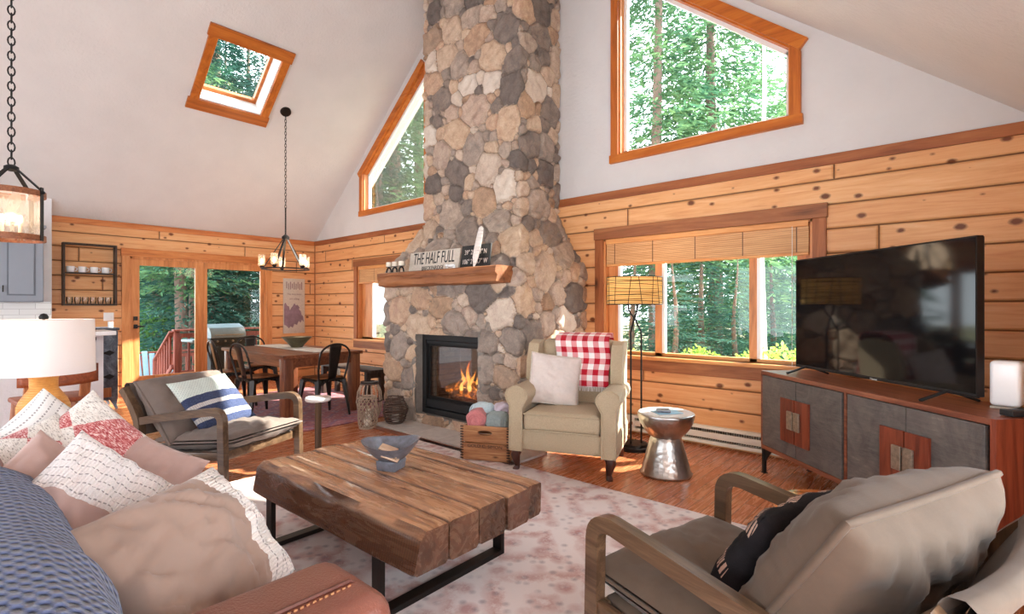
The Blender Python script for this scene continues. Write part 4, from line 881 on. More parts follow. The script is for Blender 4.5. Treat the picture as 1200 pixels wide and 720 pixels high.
for (a, b) in ((sx0+.335, -.03), (-.024, sx1-.335)):
    G().box(a, b, -.22, .54, .255, .385, .05, 4).build('seat_cushion', M['leather'], sf, ang=60)
    G().box(a, b, -.26, -.02, .375, .765, .07, 4, Matrix.Translation((0, -.0, 0))).build('back_cushion', M['leather'], sf, ang=60)
for x in (sx0+.08, sx1-.08):
    for y in (-.38, .46): G().lathe([(.02, 0), (.028, .085)], 12, (x, y, 0)).build('leg', M['darkleg'], sf)
# throw on the sofa back
def throw_blanket(name, pts, x0, x1, mat, seed, amp, parent_lab, cat, side=0.0, thick=.014, n=46):
    """cloth swept along x from x0 to x1 over a profile of (y, z) points"""
    P = [Vector((0, *p)) for p in pts]; Ls = [0]
    for i in range(1, len(P)): Ls.append(Ls[-1]+(P[i]-P[i-1]).length)
    def at(s):
        for i in range(1, len(P)):
            if s <= Ls[i]+1e-9:
                f = (s-Ls[i-1])/(Ls[i]-Ls[i-1]); return P[i-1].lerp(P[i], f), (P[i]-P[i-1]).normalized()
        return P[-1], (P[-1]-P[-2]).normalized()
    g = G(); uv = []
    def f(u, v):
        s = v*Ls[-1]; p, d = at(s); nrm = Vector((0, -d.z, d.y)); x = x0+(x1-x0)*u
        if nrm.z < 0 and abs(nrm.z) > .3: nrm = -nrm
        q = Vector((x*5, s*2.2, seed)); hgt = amp*(noise.noise(q)+.5*noise.noise(q*2.2))+amp*1.2
        return Vector((x+side*v+.02*noise.noise(Vector((s*5, seed, 0))), p.y+abs(nrm.y)*hgt*(1 if d.z < 0.1 else -1)*1.0 if False else p.y+nrm.y*hgt, p.z+nrm.z*hgt))
    g.grid(n, n, f); o = g.build(name, M[mat], ang=80)
    me = o.data; ul = me.uv_layers.new(name='UVMap')
    for lp in me.loops:
        i, j = divmod(lp.vertex_index, n); ul.data[lp.index].uv = ((i/(n-1))*(abs(x1-x0)), (j/(n-1))*Ls[-1])
    md = o.modifiers.new('thick', 'SOLIDIFY'); md.thickness = thick; md.offset = 1
    return tag(o, parent_lab, cat)
throw_blanket('throw_blanket', [(-.34, .60), (-.33, .74), (-.26, .79), (-.10, .80), (.05, .795), (.14, .775), (.20, .73), (.235, .66), (.25, .56), (.275, .45), (.31, .415)], -2.25, -.92, 'navy', 2.0, .016, 'chunky slate blue knit throw draped over the sofa back', 'blanket', side=0)
# sofa pillows: centre, normal, up, size
def put(nm, mat, c, n, up, w_, h_, t_, seed, lab, wr=.014, roll=0, p=.45, pinch=.07):
    o = pillow(nm, w_, h_, t_, M[mat], frame(None, c, n, up) @ Matrix.Rotation(R(roll), 4, 'Z'), seed=seed, wr=wr, p=p, pinch=pinch); return tag(o, lab, 'pillow')
put('sofa_pillow', 'blush_strip', (-1.68, .50, .575), (.62, .35, .68), (-.25, -.1, 1), .54, .46, .24, 21, 'large blush pillow with cream woven strip, nearest on the sofa', .026, roll=4)
put('sofa_pillow', 'blush_strip2', (-2.06, .335, .60), (.75, .12, .55), (-.3, 0, 1), .50, .48, .20, 22, 'pink pillow with woven strip tucked behind the nearest blush pillow', .02, roll=42)
put('sofa_pillow', 'blush', (-2.60, .57, .545), (.4, -.6, .5), (-.2, .2, 1), .48, .40, .16, 23, 'plain pink pillow at the sofa front beside the left lounge chair', .01, roll=-20)
put('sofa_pillow', 'geo', (-2.72, .41, .615), (.8, -.1, .45), (-.3, 0, 1), .54, .50, .18, 24, 'red and cream patchwork pillow standing upright on the sofa', .008, roll=38)
put('sofa_pillow', 'dotted', (-3.0, .33, .60), (.8, .0, .4), (-.3, 0, 1), .54, .50, .16, 25, 'white pillow with dotted rows at the back, below the lamp', .008, roll=45)
put('sofa_pillow', 'geo', (-2.66, .21, .61), (.75, .1, .5), (-.3, 0, 1), .50, .46, .16, 26, 'cream and red woven pillow at the left picture edge on the sofa', .008, roll=20)
put('sofa_pillow', 'blush', (-2.36, .26, .60), (.75, .15, .5), (-.3, 0, 1), .44, .42, .16, 27, 'plain blush pillow between the knit throw and the woven pillows', .012, roll=42)
# ------------- table lamp on its end table
t = thing('end_table', 'small wooden end table holding the white lamp beyond the sofa', 'side table', (-3.85, .42, 0))
G().lathe([(.0001, .56), (.22, .56), (.23, .57), (.23, .59), (.0001, .6)], 32).build('tabletop', M['stoolwood'], t); G().lathe([(.16, 0), (.16, .02), (.03, .05), (.03, .56)], 24).build('pedestal', M['stoolleg'], t)
t = thing('table_lamp', 'table lamp with wide white drum shade and ochre clay base', 'lamp', (-3.85, .42, .60))
G().lathe([(.0001, 0), (.085, 0), (.105, .02), (.115, .09), (.115, .15), (.10, .19), (.07, .235), (.062, .25), (.062, .30), (.068, .315), (.03, .318), (.0001, .318)], 36).build('base', M['ochre'], t)
g = G(); g.lathe([(.210, .335), (.224, .335)], 56, cap=False); g.lathe([(.227, .332), (.222, .63), (.219, .63), (.224, .335), (.227, .332)], 64, cap=False); sh = g.build('lamp_shade', M['shade'], t)
G().lathe([(.006, .318), (.006, .645)], 10).build('stem', M['handle_metal'], t); G().lathe([(.0001, .63), (.02, .632), (.022, .645), (.014, .66), (.0001, .665)], 14).build('finial', M['black'], t)
g = G()
for a in range(3): g.bar((0, 0, .625), (.221*math.cos(a*2.1), .221*math.sin(a*2.1), .625), .004, .004)
g.build('shade_spider', M['handle_metal'], t); G().ball((0, 0, .46), (.03, .03, .042), 12).build('bulb', M['bulb'], t)
pl = bpy.data.lights.new('lamp_light', 'POINT'); pl.energy = 1.2; pl.color = (1, .78, .55); pl.shadow_soft_size = .05; po = bpy.data.objects.new('lamp_light', pl); COL.objects.link(po); po.location = (-3.85, .42, 1.12)
# ------------- wing armchair
AR = math.atan2(.26, .66); AC = (-2.455, 3.55, 0)
wc = thing('wing_armchair', 'oatmeal linen roll arm chair beside the stone fireplace', 'armchair', AC, AR); wc.scale = (1.17, 1.05, 1.0)
W_ = .40
g = G(); g.box(-.36, .36, -.35, .32, .17, .33, .02); g.build('seat_rail', M['linen'], wc)
g = G(); g.box(-.265, .265, -.37, .22, .32, .475, .045, 4)
for v in g.bm.verts: v.co.z += .022*(1-(v.co.x/.27)**2)*(1 if v.co.z > .4 else 0)
o = g.build('seat_cushion', M['linen'], wc, ang=60)
for z in (.335, .462): G().tube([(-.255, -.372, z), (.255, -.372, z)], .006, 6).build('cushion_welt', M['linen'], o)
for s in (-1, 1):
    g = G(); prof_ = [(.27, .16), (.27, .50), (.25, .54), (.235, .575), (.235, .61), (.255, .65), (.295, .672), (.335, .67), (.375, .64), (.385, .60), (.375, .555), (.355, .52), (.355, .40), (.36, .16)]
    pr = [(s*a, b) for a, b in prof_]
    g.plate(pr, 'y', -.36, .26); bmesh.ops.recalc_face_normals(g.bm, faces=g.bm.faces); g.build('armrest', M['linen'], wc, ang=50)
    G().tube([(s*a, -.362, b) for a, b in prof_[:-1]]+[(s*.358, -.362, .17)], .006, 6).build('arm_welt', M['linen'], wc)
    # wing
    g = G(); pl_ = [(.10, .60), (.02, .70), (.04, .85), (.10, .98), (.22, 1.01), (.36, .99), (.34, .60)]
    g.plate([(y-.0, z) for (y, z) in pl_], 'x', s*.27, s*.35); bmesh.ops.bevel(g.bm, geom=[e for e in g.bm.edges if abs(e.calc_face_angle(0)) > 1.0 and abs(abs(e.verts[0].co.x)-abs(e.verts[1].co.x)) < 1e-4], offset=.022, segments=3, affect='EDGES'); g.build('wing', M['linen'], wc, ang=50)
    cab = [(s*.31, -.31, .17), (s*.325, -.325, .12), (s*.315, -.33, .07), (s*.31, -.325, .035), (s*.318, -.338, .01), (s*.318, -.338, 0)]
    G().tube(cab, [.036, .034, .024, .018, .024, .022], 10).build('front_leg', M['darkleg'], wc); G().tube([(s*.31, .28, .17), (s*.31, .31, .0)], [.024, .018], 8).build('back_leg', M['darkleg'], wc)
g = G()
def bk(u, v):
    a = u*2*math.pi; x = .275*max(-1, min(1, 1.25*math.cos(a))); return Vector((x, 0, 0))
g.box(-.285, .285, .17, .36, .30, 1.0, .05, 4, Matrix.Translation((0, .0, 0)) )
for v in g.bm.verts: v.co.y += (v.co.z-.4)*.10-.03; v.co.z += .03*(1-(v.co.x/.3)**2)*(v.co.z > .8)
g.build('backrest', M['linen'], wc, ang=60)
wm = Matrix.Translation(AC) @ Matrix.Rotation(AR, 4, 'Z')
o = pillow('cream_pillow', .43, .43, .15, M['cream_fab'], wm @ Matrix.Translation((-.15, -.0, .685)) @ Matrix.Rotation(R(8), 4, 'Y') @ Matrix.Rotation(R(20), 4, 'Z') @ Matrix.Rotation(R(68), 4, 'X'), seed=31, wr=.008, pinch=.05); tag(o, 'plain cream square pillow on the linen armchair', 'pillow')
piping('fringe', .43, .43, .006, M['runner'], Matrix.Identity(4), o, .05)
pb = throw_blanket('plaid_blanket', [(.44, .55), (.425, .8), (.42, 1.0), (.39, 1.055), (.30, 1.058), (.19, 1.035), (.155, .99), (.145, .85), (.125, .70), (.115, .62)], -.20, .27, 'plaid', 5.0, .004, 'red and white plaid throw folded over the linen armchair back', 'blanket', side=.0, thick=.01)
pb.matrix_world = wm @ Matrix.Translation((.02, 0, 0))
g = G()
for k in range(42): 
    x = -.195+k*.0108; g.tube([(x, .108, .625), (x+random.Random(k).uniform(-.006, .006), .103, .585)], .0026, 4)
g.build('fringe', M['plaid'], pb)
# ------------- crate of rolled blankets
CRA = math.atan2(3.13-2.95, .37)
CRC = (-3.06, 3.20, .0)
cr = thing('wooden_crate', 'old pine crate of rolled blankets in front of the hearth', 'crate', (CRC[0]-.0, CRC[1]-.0, .0125), CRA)
cw, cd, chh = .205, .16, .28
for (z0, z1, nm) in ((.005, .145, 'front_board'), (.154, .29, 'front_board')):
    if z0 < .1: G().box(-cw, cw, -cd, -cd+.016, z0, z1, .002).build(nm, M['crate'], cr)
    else:
        hl = [(.065*math.cos(a)*1.0, .235+.02*math.sin(a)) for a in [2*math.pi*k/20 for k in range(20)]]
        G().plate(rect(-cw, cw, z0, z1), 'y', -cd, -cd+.016, [hl]).build(nm, M['crate'], cr, flat=True)
    G().box(-cw, cw, cd-.016, cd, z0, z1, .002).build('back_board', M['crate'], cr)
    for s in (-1, 1): G().box(s*cw-.008, s*cw+.008, -cd+.016, cd-.016, z0+(.0), z1-.02, .002).build('side_board', M['crate'], cr)
G().box(-cw+.01, cw-.01, -cd+.016, cd-.016, .005, .02).build('bottom_board', M['crate'], cr)
g = G()
for s in (-1, 1):
    for k in range(13): g.box(s*cw*.99-.014, s*cw*.99+.014, -cd-.0012, -cd+.004, .012+k*.022, .023+k*.022)
g.build('finger_joint', M['crate_dk'], cr, flat=True)
text('stencil_lettering', 'GOLD C. SIMON', .036, M['crate_dk'], cr, Matrix.Translation((0, -cd-.0008, .122)) @ Matrix.Rotation(R(90), 4, 'X'), sx=1.15)
crm = Matrix.Translation(cr.location) @ Matrix.Rotation(CRA, 4, 'Z')
def roll(nm, col, c, ax, r, ln, lab, seed):
    mt = fabric(nm+'_'+str(seed), col, .14, 260, .6, .95, .2, 50); g = G()
    def f(u, v):
        a = 2*math.pi*u; k = 1-max(0, abs(2*v-1)-.62)/.38; rr = r*(k**.55)*(1+.05*math.sin(a*5+v*3)+.06*noise.noise(Vector((math.cos(a)*2, math.sin(a)*2, v*3+seed))))+.004
        return Vector((rr*math.cos(a), (v-.5)*ln, rr*math.sin(a)))
    g.grid(36, 26, f, closeu=True)
    for s in (-1, 1):
        g.tube([(r*(.1+.72*k/40)*math.cos(k*.42), s*ln*.465, r*(.1+.72*k/40)*math.sin(k*.42)) for k in range(41)], .006, 5)
    o = g.build('rolled_blanket', mt, mx=crm @ Matrix.Translation(c) @ Matrix.Rotation(R(ax), 4, 'Z'), ang=70); return tag(o, lab, 'blanket', 'rolled blankets in the crate')
roll('pink_knit', S(206, 128, 128), (-.105, -.04, .325), 8, .083, .22, 'rolled dusty pink knit blanket at the front left of the crate', 1)
roll('grey_knit', S(150, 160, 158), (.085, -.05, .315), 75, .08, .22, 'rolled grey ribbed blanket at the front right of the crate', 2)
roll('ice_knit', S(200, 216, 222), (-.09, .09, .355), 70, .083, .24, 'rolled pale blue blanket behind the pink one in the crate', 3)
roll('lilac_knit', S(208, 194, 206), (.09, .07, .37), 30, .078, .20, 'rolled lilac blanket on top toward the armchair in the crate', 4)
# ------------- hammered drum table
t = thing('drum_table', 'hammered silver hourglass drum side table by the wide window', 'side table', (-1.735, 3.79, 0))
G().lathe([(.0001, .0), (.185, .0), (.195, .006), (.197, .018), (.186, .03), (.172, .09), (.168, .096), (.150, .17), (.147, .176), (.128, .25), (.118, .283), (.113, .292), (.122, .30), (.165, .345), (.20, .40), (.215, .455), (.216, .472), (.212, .478), (.205, .479), (.0001, .479)], 64).build('drum', M['hammered'], t, ang=50)
G().lathe([(.0001, .4792), (.203, .4792), (.205, .4815), (.0001, .4835)], 48).build('enamel_top', M['marble'], t)  # plain white disc over the top of the hammered drum
def flat_thing(nm, x, y, z, w_, d_, h_, rz, mat, lab, cat, grp=None, part=None):
    g = G().box(-w_/2, w_/2, -d_/2, d_/2, 0, h_, min(.003, h_/3)); o = g.build(nm, M[mat], loc=(x, y, z)); o.rotation_euler = (0, 0, rz); return tag(o, lab, cat, grp)
flat_thing('booklet', -1.72, 3.77, .484, .20, .15, .004, .9, 'adir', 'pale blue booklet lying on the silver drum table', 'booklet')
flat_thing('coaster', -1.74, 3.755, .4885, .10, .10, .018, .55, 'bowl_clay', 'square dark coaster stack resting on the booklet, silver drum table', 'coaster')
# ------------- floor lamp
fl_ = thing('floor_lamp', 'black iron floor lamp with woven reed drum shade before the window', 'lamp', (-2.26, 4.27, 0))
G().lathe([(.0001, 0), (.155, 0), (.155, .028), (.15, .032), (.12, .034), (.118, .055), (.0001, .058)], 40).build('base', M['steel_dark'], fl_)
for k in range(3):
    a = k*2*math.pi/3+.5; c, s = math.cos(a), math.sin(a); rr = .062
    pts = [(rr*c, rr*s, .05), (rr*c, rr*s, .5), (rr*c, rr*s, 1.03), (rr*c*.95, rr*s*.95, 1.08), (rr*.45*c, rr*.45*s, 1.14), (0.012*c, .012*s, 1.185), (-.03*c, -.03*s, 1.235), (-.052*c, -.052*s, 1.28), (-.05*c, -.05*s, 1.34), (-.05*c, -.05*s, 1.40)]
    G().tube(pts, .0085, 8).build('pole', M['black'], fl_)
sh = G().lathe([(.246, 1.325), (.244, 1.57)], 60, cap=False).build('lamp_shade', M['reed'], fl_)
g = G()
for z in (1.325, 1.57): g.lathe([(.245, z-.004), (.249, z-.004), (.249, z+.004), (.245, z+.004), (.245, z-.004)], 60, cap=False)
g.build('shade_rim', M['black'], sh)
g = G(); rd = random.Random(4)
for k in range(14):
    a = k*.449+rd.uniform(-.1, .1); b = a+rd.uniform(-.14, .14); g.tube([(.249*math.cos(a), .249*math.sin(a), 1.328), (.248*math.cos(b), .248*math.sin(b), 1.568)], .0028, 4)
for k in range(9):
    z = 1.345+k*.025; q = rd.uniform(0, 6); g.tube([(.2485*math.cos(j*.21), .2485*math.sin(j*.21), z+.012*math.sin(j*.21+q)) for j in range(30)], .0022, 4, closed=True)
g.build('vine_wrap', M['black'], sh); G().ball((0, 0, 1.44), (.028, .028, .04), 12).build('bulb', M['bulb'], fl_)
l = bpy.data.lights.new('floor_lamp_light', 'POINT'); l.energy = 2.5; l.color = (1, .75, .48); l.shadow_soft_size = .05; lo = bpy.data.objects.new('floor_lamp_light', l); COL.objects.link(lo); lo.location = (-2.26, 4.27, 1.5)
# driftwood behind the floor lamp
g = G(); rd = random.Random(8)
for (a, b, c) in (((-.2, 0, .05), (0, .03, .09), (.16, -.02, .05)), ((-.1, -.05, .03), (.02, -.06, .035), (.18, -.1, .03)), ((0, .02, .08), (.06, .05, .15), (.1, .02, .2)), ((-.12, .03, .06), (-.16, .0, .12), (-.22, -.03, .14))):
    g.tube(arc(a, b, c, 8), [.03*rd.uniform(.7, 1.2)*(1-.06*i) for i in range(9)], 8)
o = g.build('driftwood', M['crate'], loc=(-2.47, 4.40, .0)); tag(o, 'pale knotty driftwood piece on the floor behind the armchair', 'driftwood')
# ------------- lanterns at the hearth
def lat_lantern(loc):
    t = thing('lattice_lantern', 'pale lattice wicker lantern with side handle, in front of the others', 'lantern', loc)
    pr = [(.085, .012), (.10, .06), (.105, .15), (.103, .24), (.09, .31), (.078, .335)]
    def rad(z):
        for (r0, z0), (r1, z1) in zip(pr, pr[1:]):
            if z <= z1: return r0+(r1-r0)*(z-z0)/(z1-z0)
        return pr[-1][0]
    g = G(); n = 14
    for k in range(n):
        for s in (-1, 1):
            g.tube([(rad(z)*math.cos(k*2*math.pi/n+s*z*7.5), rad(z)*math.sin(k*2*math.pi/n+s*z*7.5), z) for z in [.012+.323*j/16 for j in range(17)]], .0042, 5)
    g.build('lattice', M['wicker'], t); G().lathe([(.0001, 0), (.09, 0), (.092, .014), (.0001, .016)], 24).build('base', M['wicker'], t)
    g = G()
    for z in (.014, .335): G().tube([(rad(z)*math.cos(a), rad(z)*math.sin(a), z) for a in [2*math.pi*k/28 for k in range(28)]], .009, 6, closed=True).build('rim', M['wicker'], t)
    g = G().tube([(.0, -.078, .335), (-.0, -.13, .33), (0, -.14, .29), (0, -.10, .25)], .007, 6); g.build('handle', M['wicker'], t)
    G().lathe([(.04, .02), (.042, .1), (.0001, .1)], 18).build('candle', M['wax'], t)
lat_lantern((-4.80, 3.11, .0))
t = thing('slatted_lantern', 'tall bleached slatted wood lantern behind the lattice one', 'lantern', (-5.06, 3.30, 0))
g = G()
for k in range(16):
    a = k*2*math.pi/16; c, s = math.cos(a), math.sin(a); g.tube([(.08*c, .08*s, .02), (.125*c, .125*s, .12), (.14*c, .14*s, .24), (.13*c, .13*s, .34), (.09*c, .09*s, .43)], .007, 5)
g.build('slats', M['wicker'], t)
for (r, z) in ((.085, .02), (.14, .24), (.095, .43)): G().tube([(r*math.cos(a), r*math.sin(a), z) for a in [2*math.pi*k/30 for k in range(30)]], .009, 6, closed=True).build('hoop', M['wicker_dk'], t)
G().lathe([(.06, .43), (.1, .435), (.1, .455), (.06, .46)], 28, cap=False).build('collar', M['steel_dark'], t); G().lathe([(.0001, 0), (.09, 0), (.09, .02), (.0001, .022)], 24).build('base', M['wicker_dk'], t); G().lathe([(.045, .022), (.045, .14), (.0001, .14)], 18).build('candle', M['wax'], t)
t = thing('basket_lantern', 'round dark lantern of stacked twig rings next to the stone', 'lantern', (-4.71, 3.40, .022))
g = G()
for k in range(11):
    z = .02+k*.026; r = .075+.055*math.sin(math.pi*min(1, (k+1.5)/12)); g.tube([((r+.004*math.sin(a*3+k))*math.cos(a), (r+.004*math.sin(a*3+k))*math.sin(a), z+.004*math.sin(a*2+k*2)) for a in [2*math.pi*j/28 for j in range(28)]], .0085, 6, closed=True)
g.build('twig_ring', M['wicker_dk'], t)
g = G()
for k in range(6):
    a = k*math.pi/3; g.tube([((.07+.05*math.sin(math.pi*(j+1)/11))*math.cos(a), (.07+.05*math.sin(math.pi*(j+1)/11))*math.sin(a), .01+.028*j) for j in range(11)], .005, 5)
g.build('upright', M['wicker_dk'], t); G().lathe([(.0001, 0), (.085, 0), (.085, .012), (.0001, .014)], 24).build('base', M['wicker_dk'], t); G().lathe([(.04, .014), (.04, .09), (.0001, .09)], 18).build('candle', M['wax'], t)
# ------------------------------------------------------------ media corner
MA = math.atan2(-1.20, 1.29); MO = (-1.17, 4.32, 0)
mm = Matrix.Translation(MO) @ Matrix.Rotation(MA, 4, 'Z')
ms = thing('media_console', 'long walnut and slate media console standing angled in the corner', 'cabinet', MO, MA)
g = G(); g.box(-.02, 1.76, -.01, .40, .77, .80, .003); g.box(-.02, 1.76, -.01, .40, .19, .222, .003); g.box(.855, .877, -.008, .39, .22, .77); g.box(-.02, .0, -.01, .4, .22, .77); g.box(.0, 1.72, .38, .395, .2, .78)
g.build('carcass', M['walnut_x'], ms, flat=True)
G().box(1.735, 1.762, -.012, .402, .188, .802, .002).build('end_panel', M['walnut_z'], ms, flat=True)
G().box(.0, 1.735, .015, .03, .222, .77).build('inner_back', M['blackmatte'], ms, flat=True)
for i, (a, b) in enumerate(((.003, .401), (.406, .838), (.886, 1.299), (1.304, 1.712))):
    d = G().box(a, b, -.012, .012, .226, .766, .002).build('door', M['slate'], ms, flat=True)
    s = (b-.155, b-.002) if i % 2 == 0 else (a+.002, a+.145)
    h = G().box(s[0], s[1], -.026, -.012, .325, .638, .002).build('handle_plate', M['walnut_z'], d, flat=True)
    q = (b-.062, b-.004) if i % 2 == 0 else (a+.004, a+.062)
    G().box(q[0], q[1], -.042, -.026, .425, .555, .003).build('pull', M['handle_metal'], d, flat=True)
for (x, y) in ((.0, .005), (1.74, .005), (.0, .385), (1.74, .385)):
    g = G(); g.box(x-.014, x+.014, y-.012, y+.012, 0, .19, .002); sx = 1 if x < 1 else -1
    g.plate([(x, .19), (x+sx*.1, .19), (x+sx*.075, .165), (x+sx*.012, .09), (x, .09)], 'y', y-.004, y+.004); g.box(x-.02, x+.02, y-.018, y+.018, 0, .006)
    g.build('leg', M['black'], ms, flat=True)
tv = thing('television', 'large black flat television on two angled feet on the media console', 'television', tuple(mm @ Vector((.812, .2, .802))), MA)
G().box(-.688, .688, -.012, .03, .048, .852, .004).build('housing', M['blackmatte'], tv, flat=True)
G().box(-.68, .68, -.0145, -.0118, .064, .846, 0).build('screen', M['screen'], tv, flat=True)
g = G(); g.box(-.69, .69, -.016, .0, .044, .056, .001); g.box(-.69, -.684, -.016, .02, .05, .852); g.box(.684, .69, -.016, .02, .05, .852); g.box(-.69, .69, -.016, .02, .848, .855); g.build('bezel', M['steel_dark'], tv, flat=True)
text('brand_lettering', 'Hisense', .017, M['white'], tv, Matrix.Translation((.05, -.0166, .05)) @ Matrix.Rotation(R(90), 4, 'X'), .0005)
for x in (-.58, .53):
    g = G(); g.bar((x, -.01, .055), (x-.02, -.15, .004), .02, .012, .002); g.bar((x, .0, .055), (x+.02, .15, .004), .02, .012, .002); g.build('foot', M['blackmatte'], tv, flat=True)
t = thing('wifi_router', 'white rounded tower router with perforated top beside the television', 'router', tuple(mm @ Vector((1.545, .30, .802))), MA+.5)
G().box(-.058, .058, -.05, .05, .012, .235, .022, 4).build('body', M['ceramic'], t, ang=60); G().box(-.055, .055, -.042, .042, 0, .012).build('base', M['handle_metal'], t)
g = G()
for i in range(9):
    for j in range(6): g.lathe([(.0001, .2352), (.0035, .2356), (.0001, .2358)], 6, (-.044+i*.011, -.028+j*.011, 0))
g.build('vent_grille', M['handle_metal'], t, flat=True)
o = G().box(-.03, .03, -.08, .08, 0, .028, .004).build('streaming_box', M['blackmatte'], loc=tuple(mm @ Vector((1.70, .19, .802)))); o.rotation_euler = (0, 0, MA); tag(o, 'small black box at the right end of the media console', 'media box')
g = G().tube([tuple(mm @ Vector(p)) for p in ((1.69, .35, .803), (1.66, .375, .83), (1.62, .38, .86), (1.60, .35, .85), (1.60, .34, .83))], .003, 6); tag(g.build('power_cable', M['blackmatte']), 'thin black cable behind the white router', 'cable')
# round side table near chair B
t = thing('side_table', 'low round glossy orange wood side table by the media console', 'side table', (-.42, 2.52, 0))
M['gloss_wood'] = wood('polished_orange_wood', S(176, 92, 40), S(214, 132, 68), 'x', 1, .12, coat=.5)
G().lathe([(.0001, .42), (.215, .42), (.222, .43), (.222, .443), (.215, .45), (.0001, .451)], 48).build('tabletop', M['gloss_wood'], t)
for k in range(3):
    a = k*2.094+.4; G().tube([(.13*math.cos(a), .13*math.sin(a), .42), (.19*math.cos(a), .19*math.sin(a), 0)], [.018, .011], 10).build('leg', M['gloss_wood'], t)
o = G().box(-.03, .03, -.075, .075, 0, .012, .003).build('remote_control', M['blackmatte'], loc=(-.44, 2.50, .4512)); o.rotation_euler = (0, 0, 1.0); tag(o, 'slim black remote on the round orange side table', 'remote')
o = G().lathe([(.0001, 0), (.018, 0), (.02, .01), (.012, .022), (.0001, .025)], 14).build('knob', M['blackmatte'], loc=(-.33, 2.57, .4512)); o.name = 'small_dish'; tag(o, 'tiny dark round dish on the round orange side table', 'dish')
# ------------------------------------------------------------ dining area
dt = thing('dining_table', 'brown plank dining table with thick square legs', 'dining table', (-6.56, 3.09, .0105))
g = G()
for i in range(5): g.box(-.91, .91, -.505+i*.202, -.505+i*.202+.2, .705, .745, .004)
g.build('tabletop', M['table_wood'], dt, flat=True)
for sx in (-1, 1):
    for sy in (-1, 1): G().box(sx*.82-.06, sx*.82+.06, sy*.425-.055, sy*.425+.055, 0, .704, .006).build('leg', M['table_leg'], dt)
g = G(); g.box(-.76, .76, -.455, -.43, .60, .70); g.box(-.76, .76, .43, .455, .60, .70); g.box(-.85, -.825, -.37, .37, .60, .70); g.box(.825, .85, -.37, .37, .60, .70); g.build('apron', M['table_wood'], dt, flat=True)
g = G().grid(40, 8, lambda u, v: Vector((-.93+1.7*u, (v-.5)*.36, .7472+.0015*noise.noise(Vector((u*9, v*5, 1))))))
o = g.build('table_runner', M['runner'], loc=(-6.56, 3.2, .0105), ang=80); md = o.modifiers.new('thick', 'SOLIDIFY'); md.thickness = .003; md.offset = 1; tag(o, 'pale woven runner along the dining table', 'table runner')
g = G(); g.lathe([(.0001, 0), (.075, 0), (.08, .012), (.13, .07), (.195, .135), (.192, .138), (.185, .135), (.12, .072), (.07, .022), (.0001, .018)], 40); o = g.build('serving_bowl', M['dblowl'], loc=(-6.7, 3.25, .0105+.7525)); tag(o, 'wide olive brown serving bowl on the dining table', 'bowl')
def tolix(lab):
    t = thing('dining_chair', lab, 'chair', (0, 0, 0), 0, 'gunmetal dining chairs with wooden seats')
    # faces +y, back at -y
    g = G(); g.box(-.185, .185, -.18, .185, .425, .45, .02, 3); g.build('seat_frame', M['gunmetal'], t)
    G().box(-.175, .175, -.17, .178, .45, .468, .012, 2).build('seat', M['seatwood'], t)
    for sx in (-1, 1):
        for sy in (-1, 1):
            a = Vector((sx*.165, sy*.165, .43)); b = Vector((sx*.215, sy*.215, 0)); g = G()
            g.tube([a, a.lerp(b, .15), a.lerp(b, .5), b], [1.25, 1.2, .85, .5], sec=[(-.030, -.012), (-.01, -.03), (.03, -.01), (.022, .02), (-.02, .022)] if sx*sy > 0 else [(-.03, .012), (-.01, .03), (.03, .01), (.022, -.02), (-.02, -.022)])
            g.build('leg', M['gunmetal'], t, ang=30)
    g = G()
    for (p, q) in (((-.185, -.18), (.185, -.18)), ((-.185, .18), (.185, .18)), ((-.18, -.185), (-.18, .185)), ((.18, -.185), (.18, .185))):
        n = 10
        for k in range(n):
            u0, u1 = k/n, (k+1)/n; z0 = .43-.075*(abs(2*u0-1)**2.2)-.01; z1 = .43-.075*(abs(2*u1-1)**2.2)-.01
            A = Vector((*Vector(p).lerp(Vector(q), u0), 0)); Bq = Vector((*Vector(p).lerp(Vector(q), u1), 0)); vs = [g.bm.verts.new((A.x, A.y, z0)), g.bm.verts.new((Bq.x, Bq.y, z1)), g.bm.verts.new((Bq.x, Bq.y, .436)), g.bm.verts.new((A.x, A.y, .436))]; g.bm.faces.new(vs)
    o = g.build('skirt', M['gunmetal'], t); md = o.modifiers.new('thick', 'SOLIDIFY'); md.thickness = .004
    pts = [(-.165, -.175, .44), (-.185, -.20, .56), (-.195, -.235, .70)]+[(.195*math.cos(a)*-1, -.245-.02*math.sin(a), .72+.14*math.sin(a)) for a in [math.pi*k/14 for k in range(15)]]+[(.195, -.235, .70), (.185, -.20, .56), (.165, -.175, .44)]
    G().tube(pts, .0115, 8).build('back_hoop', M['gunmetal'], t)
    def sp(u, v):
        z = .445+.41*v; y = -.178-.088*v; wd = .05+.028*v; return Vector(((u-.5)*2*wd, y-.006*math.cos((u-.5)*3.1), z))
    o = G().grid(7, 10, sp).build('back_splat', M['gunmetal'], t, ang=80); md = o.modifiers.new('thick', 'SOLIDIFY'); md.thickness = .005
    return t
ch = tolix('gunmetal dining chair nearest the glass doors on the near side of the dining table'); ch.location = (-7.16, 2.62, .0105); ch.rotation_euler = (0, 0, R(-4))
dup(ch, (-6.36, 2.62, .0105), R(6), 'gunmetal dining chair on the near long side, beside the front table leg')
dup(ch, (-5.72, 3.10, .0105), R(93), 'gunmetal dining chair at the table end near the lanterns, its back toward the hearth')
dup(ch, (-7.62, 3.12, .0105), R(-90), 'gunmetal dining chair at the far table end before the glass doors')
b = thing('dining_bench', 'dark topped bench along the log wall behind the dining table', 'bench', (-6.62, 4.02, .0))
G().box(-.72, .72, -.16, .16, .42, .455, .004).build('seat', M['shelfwood'], b)
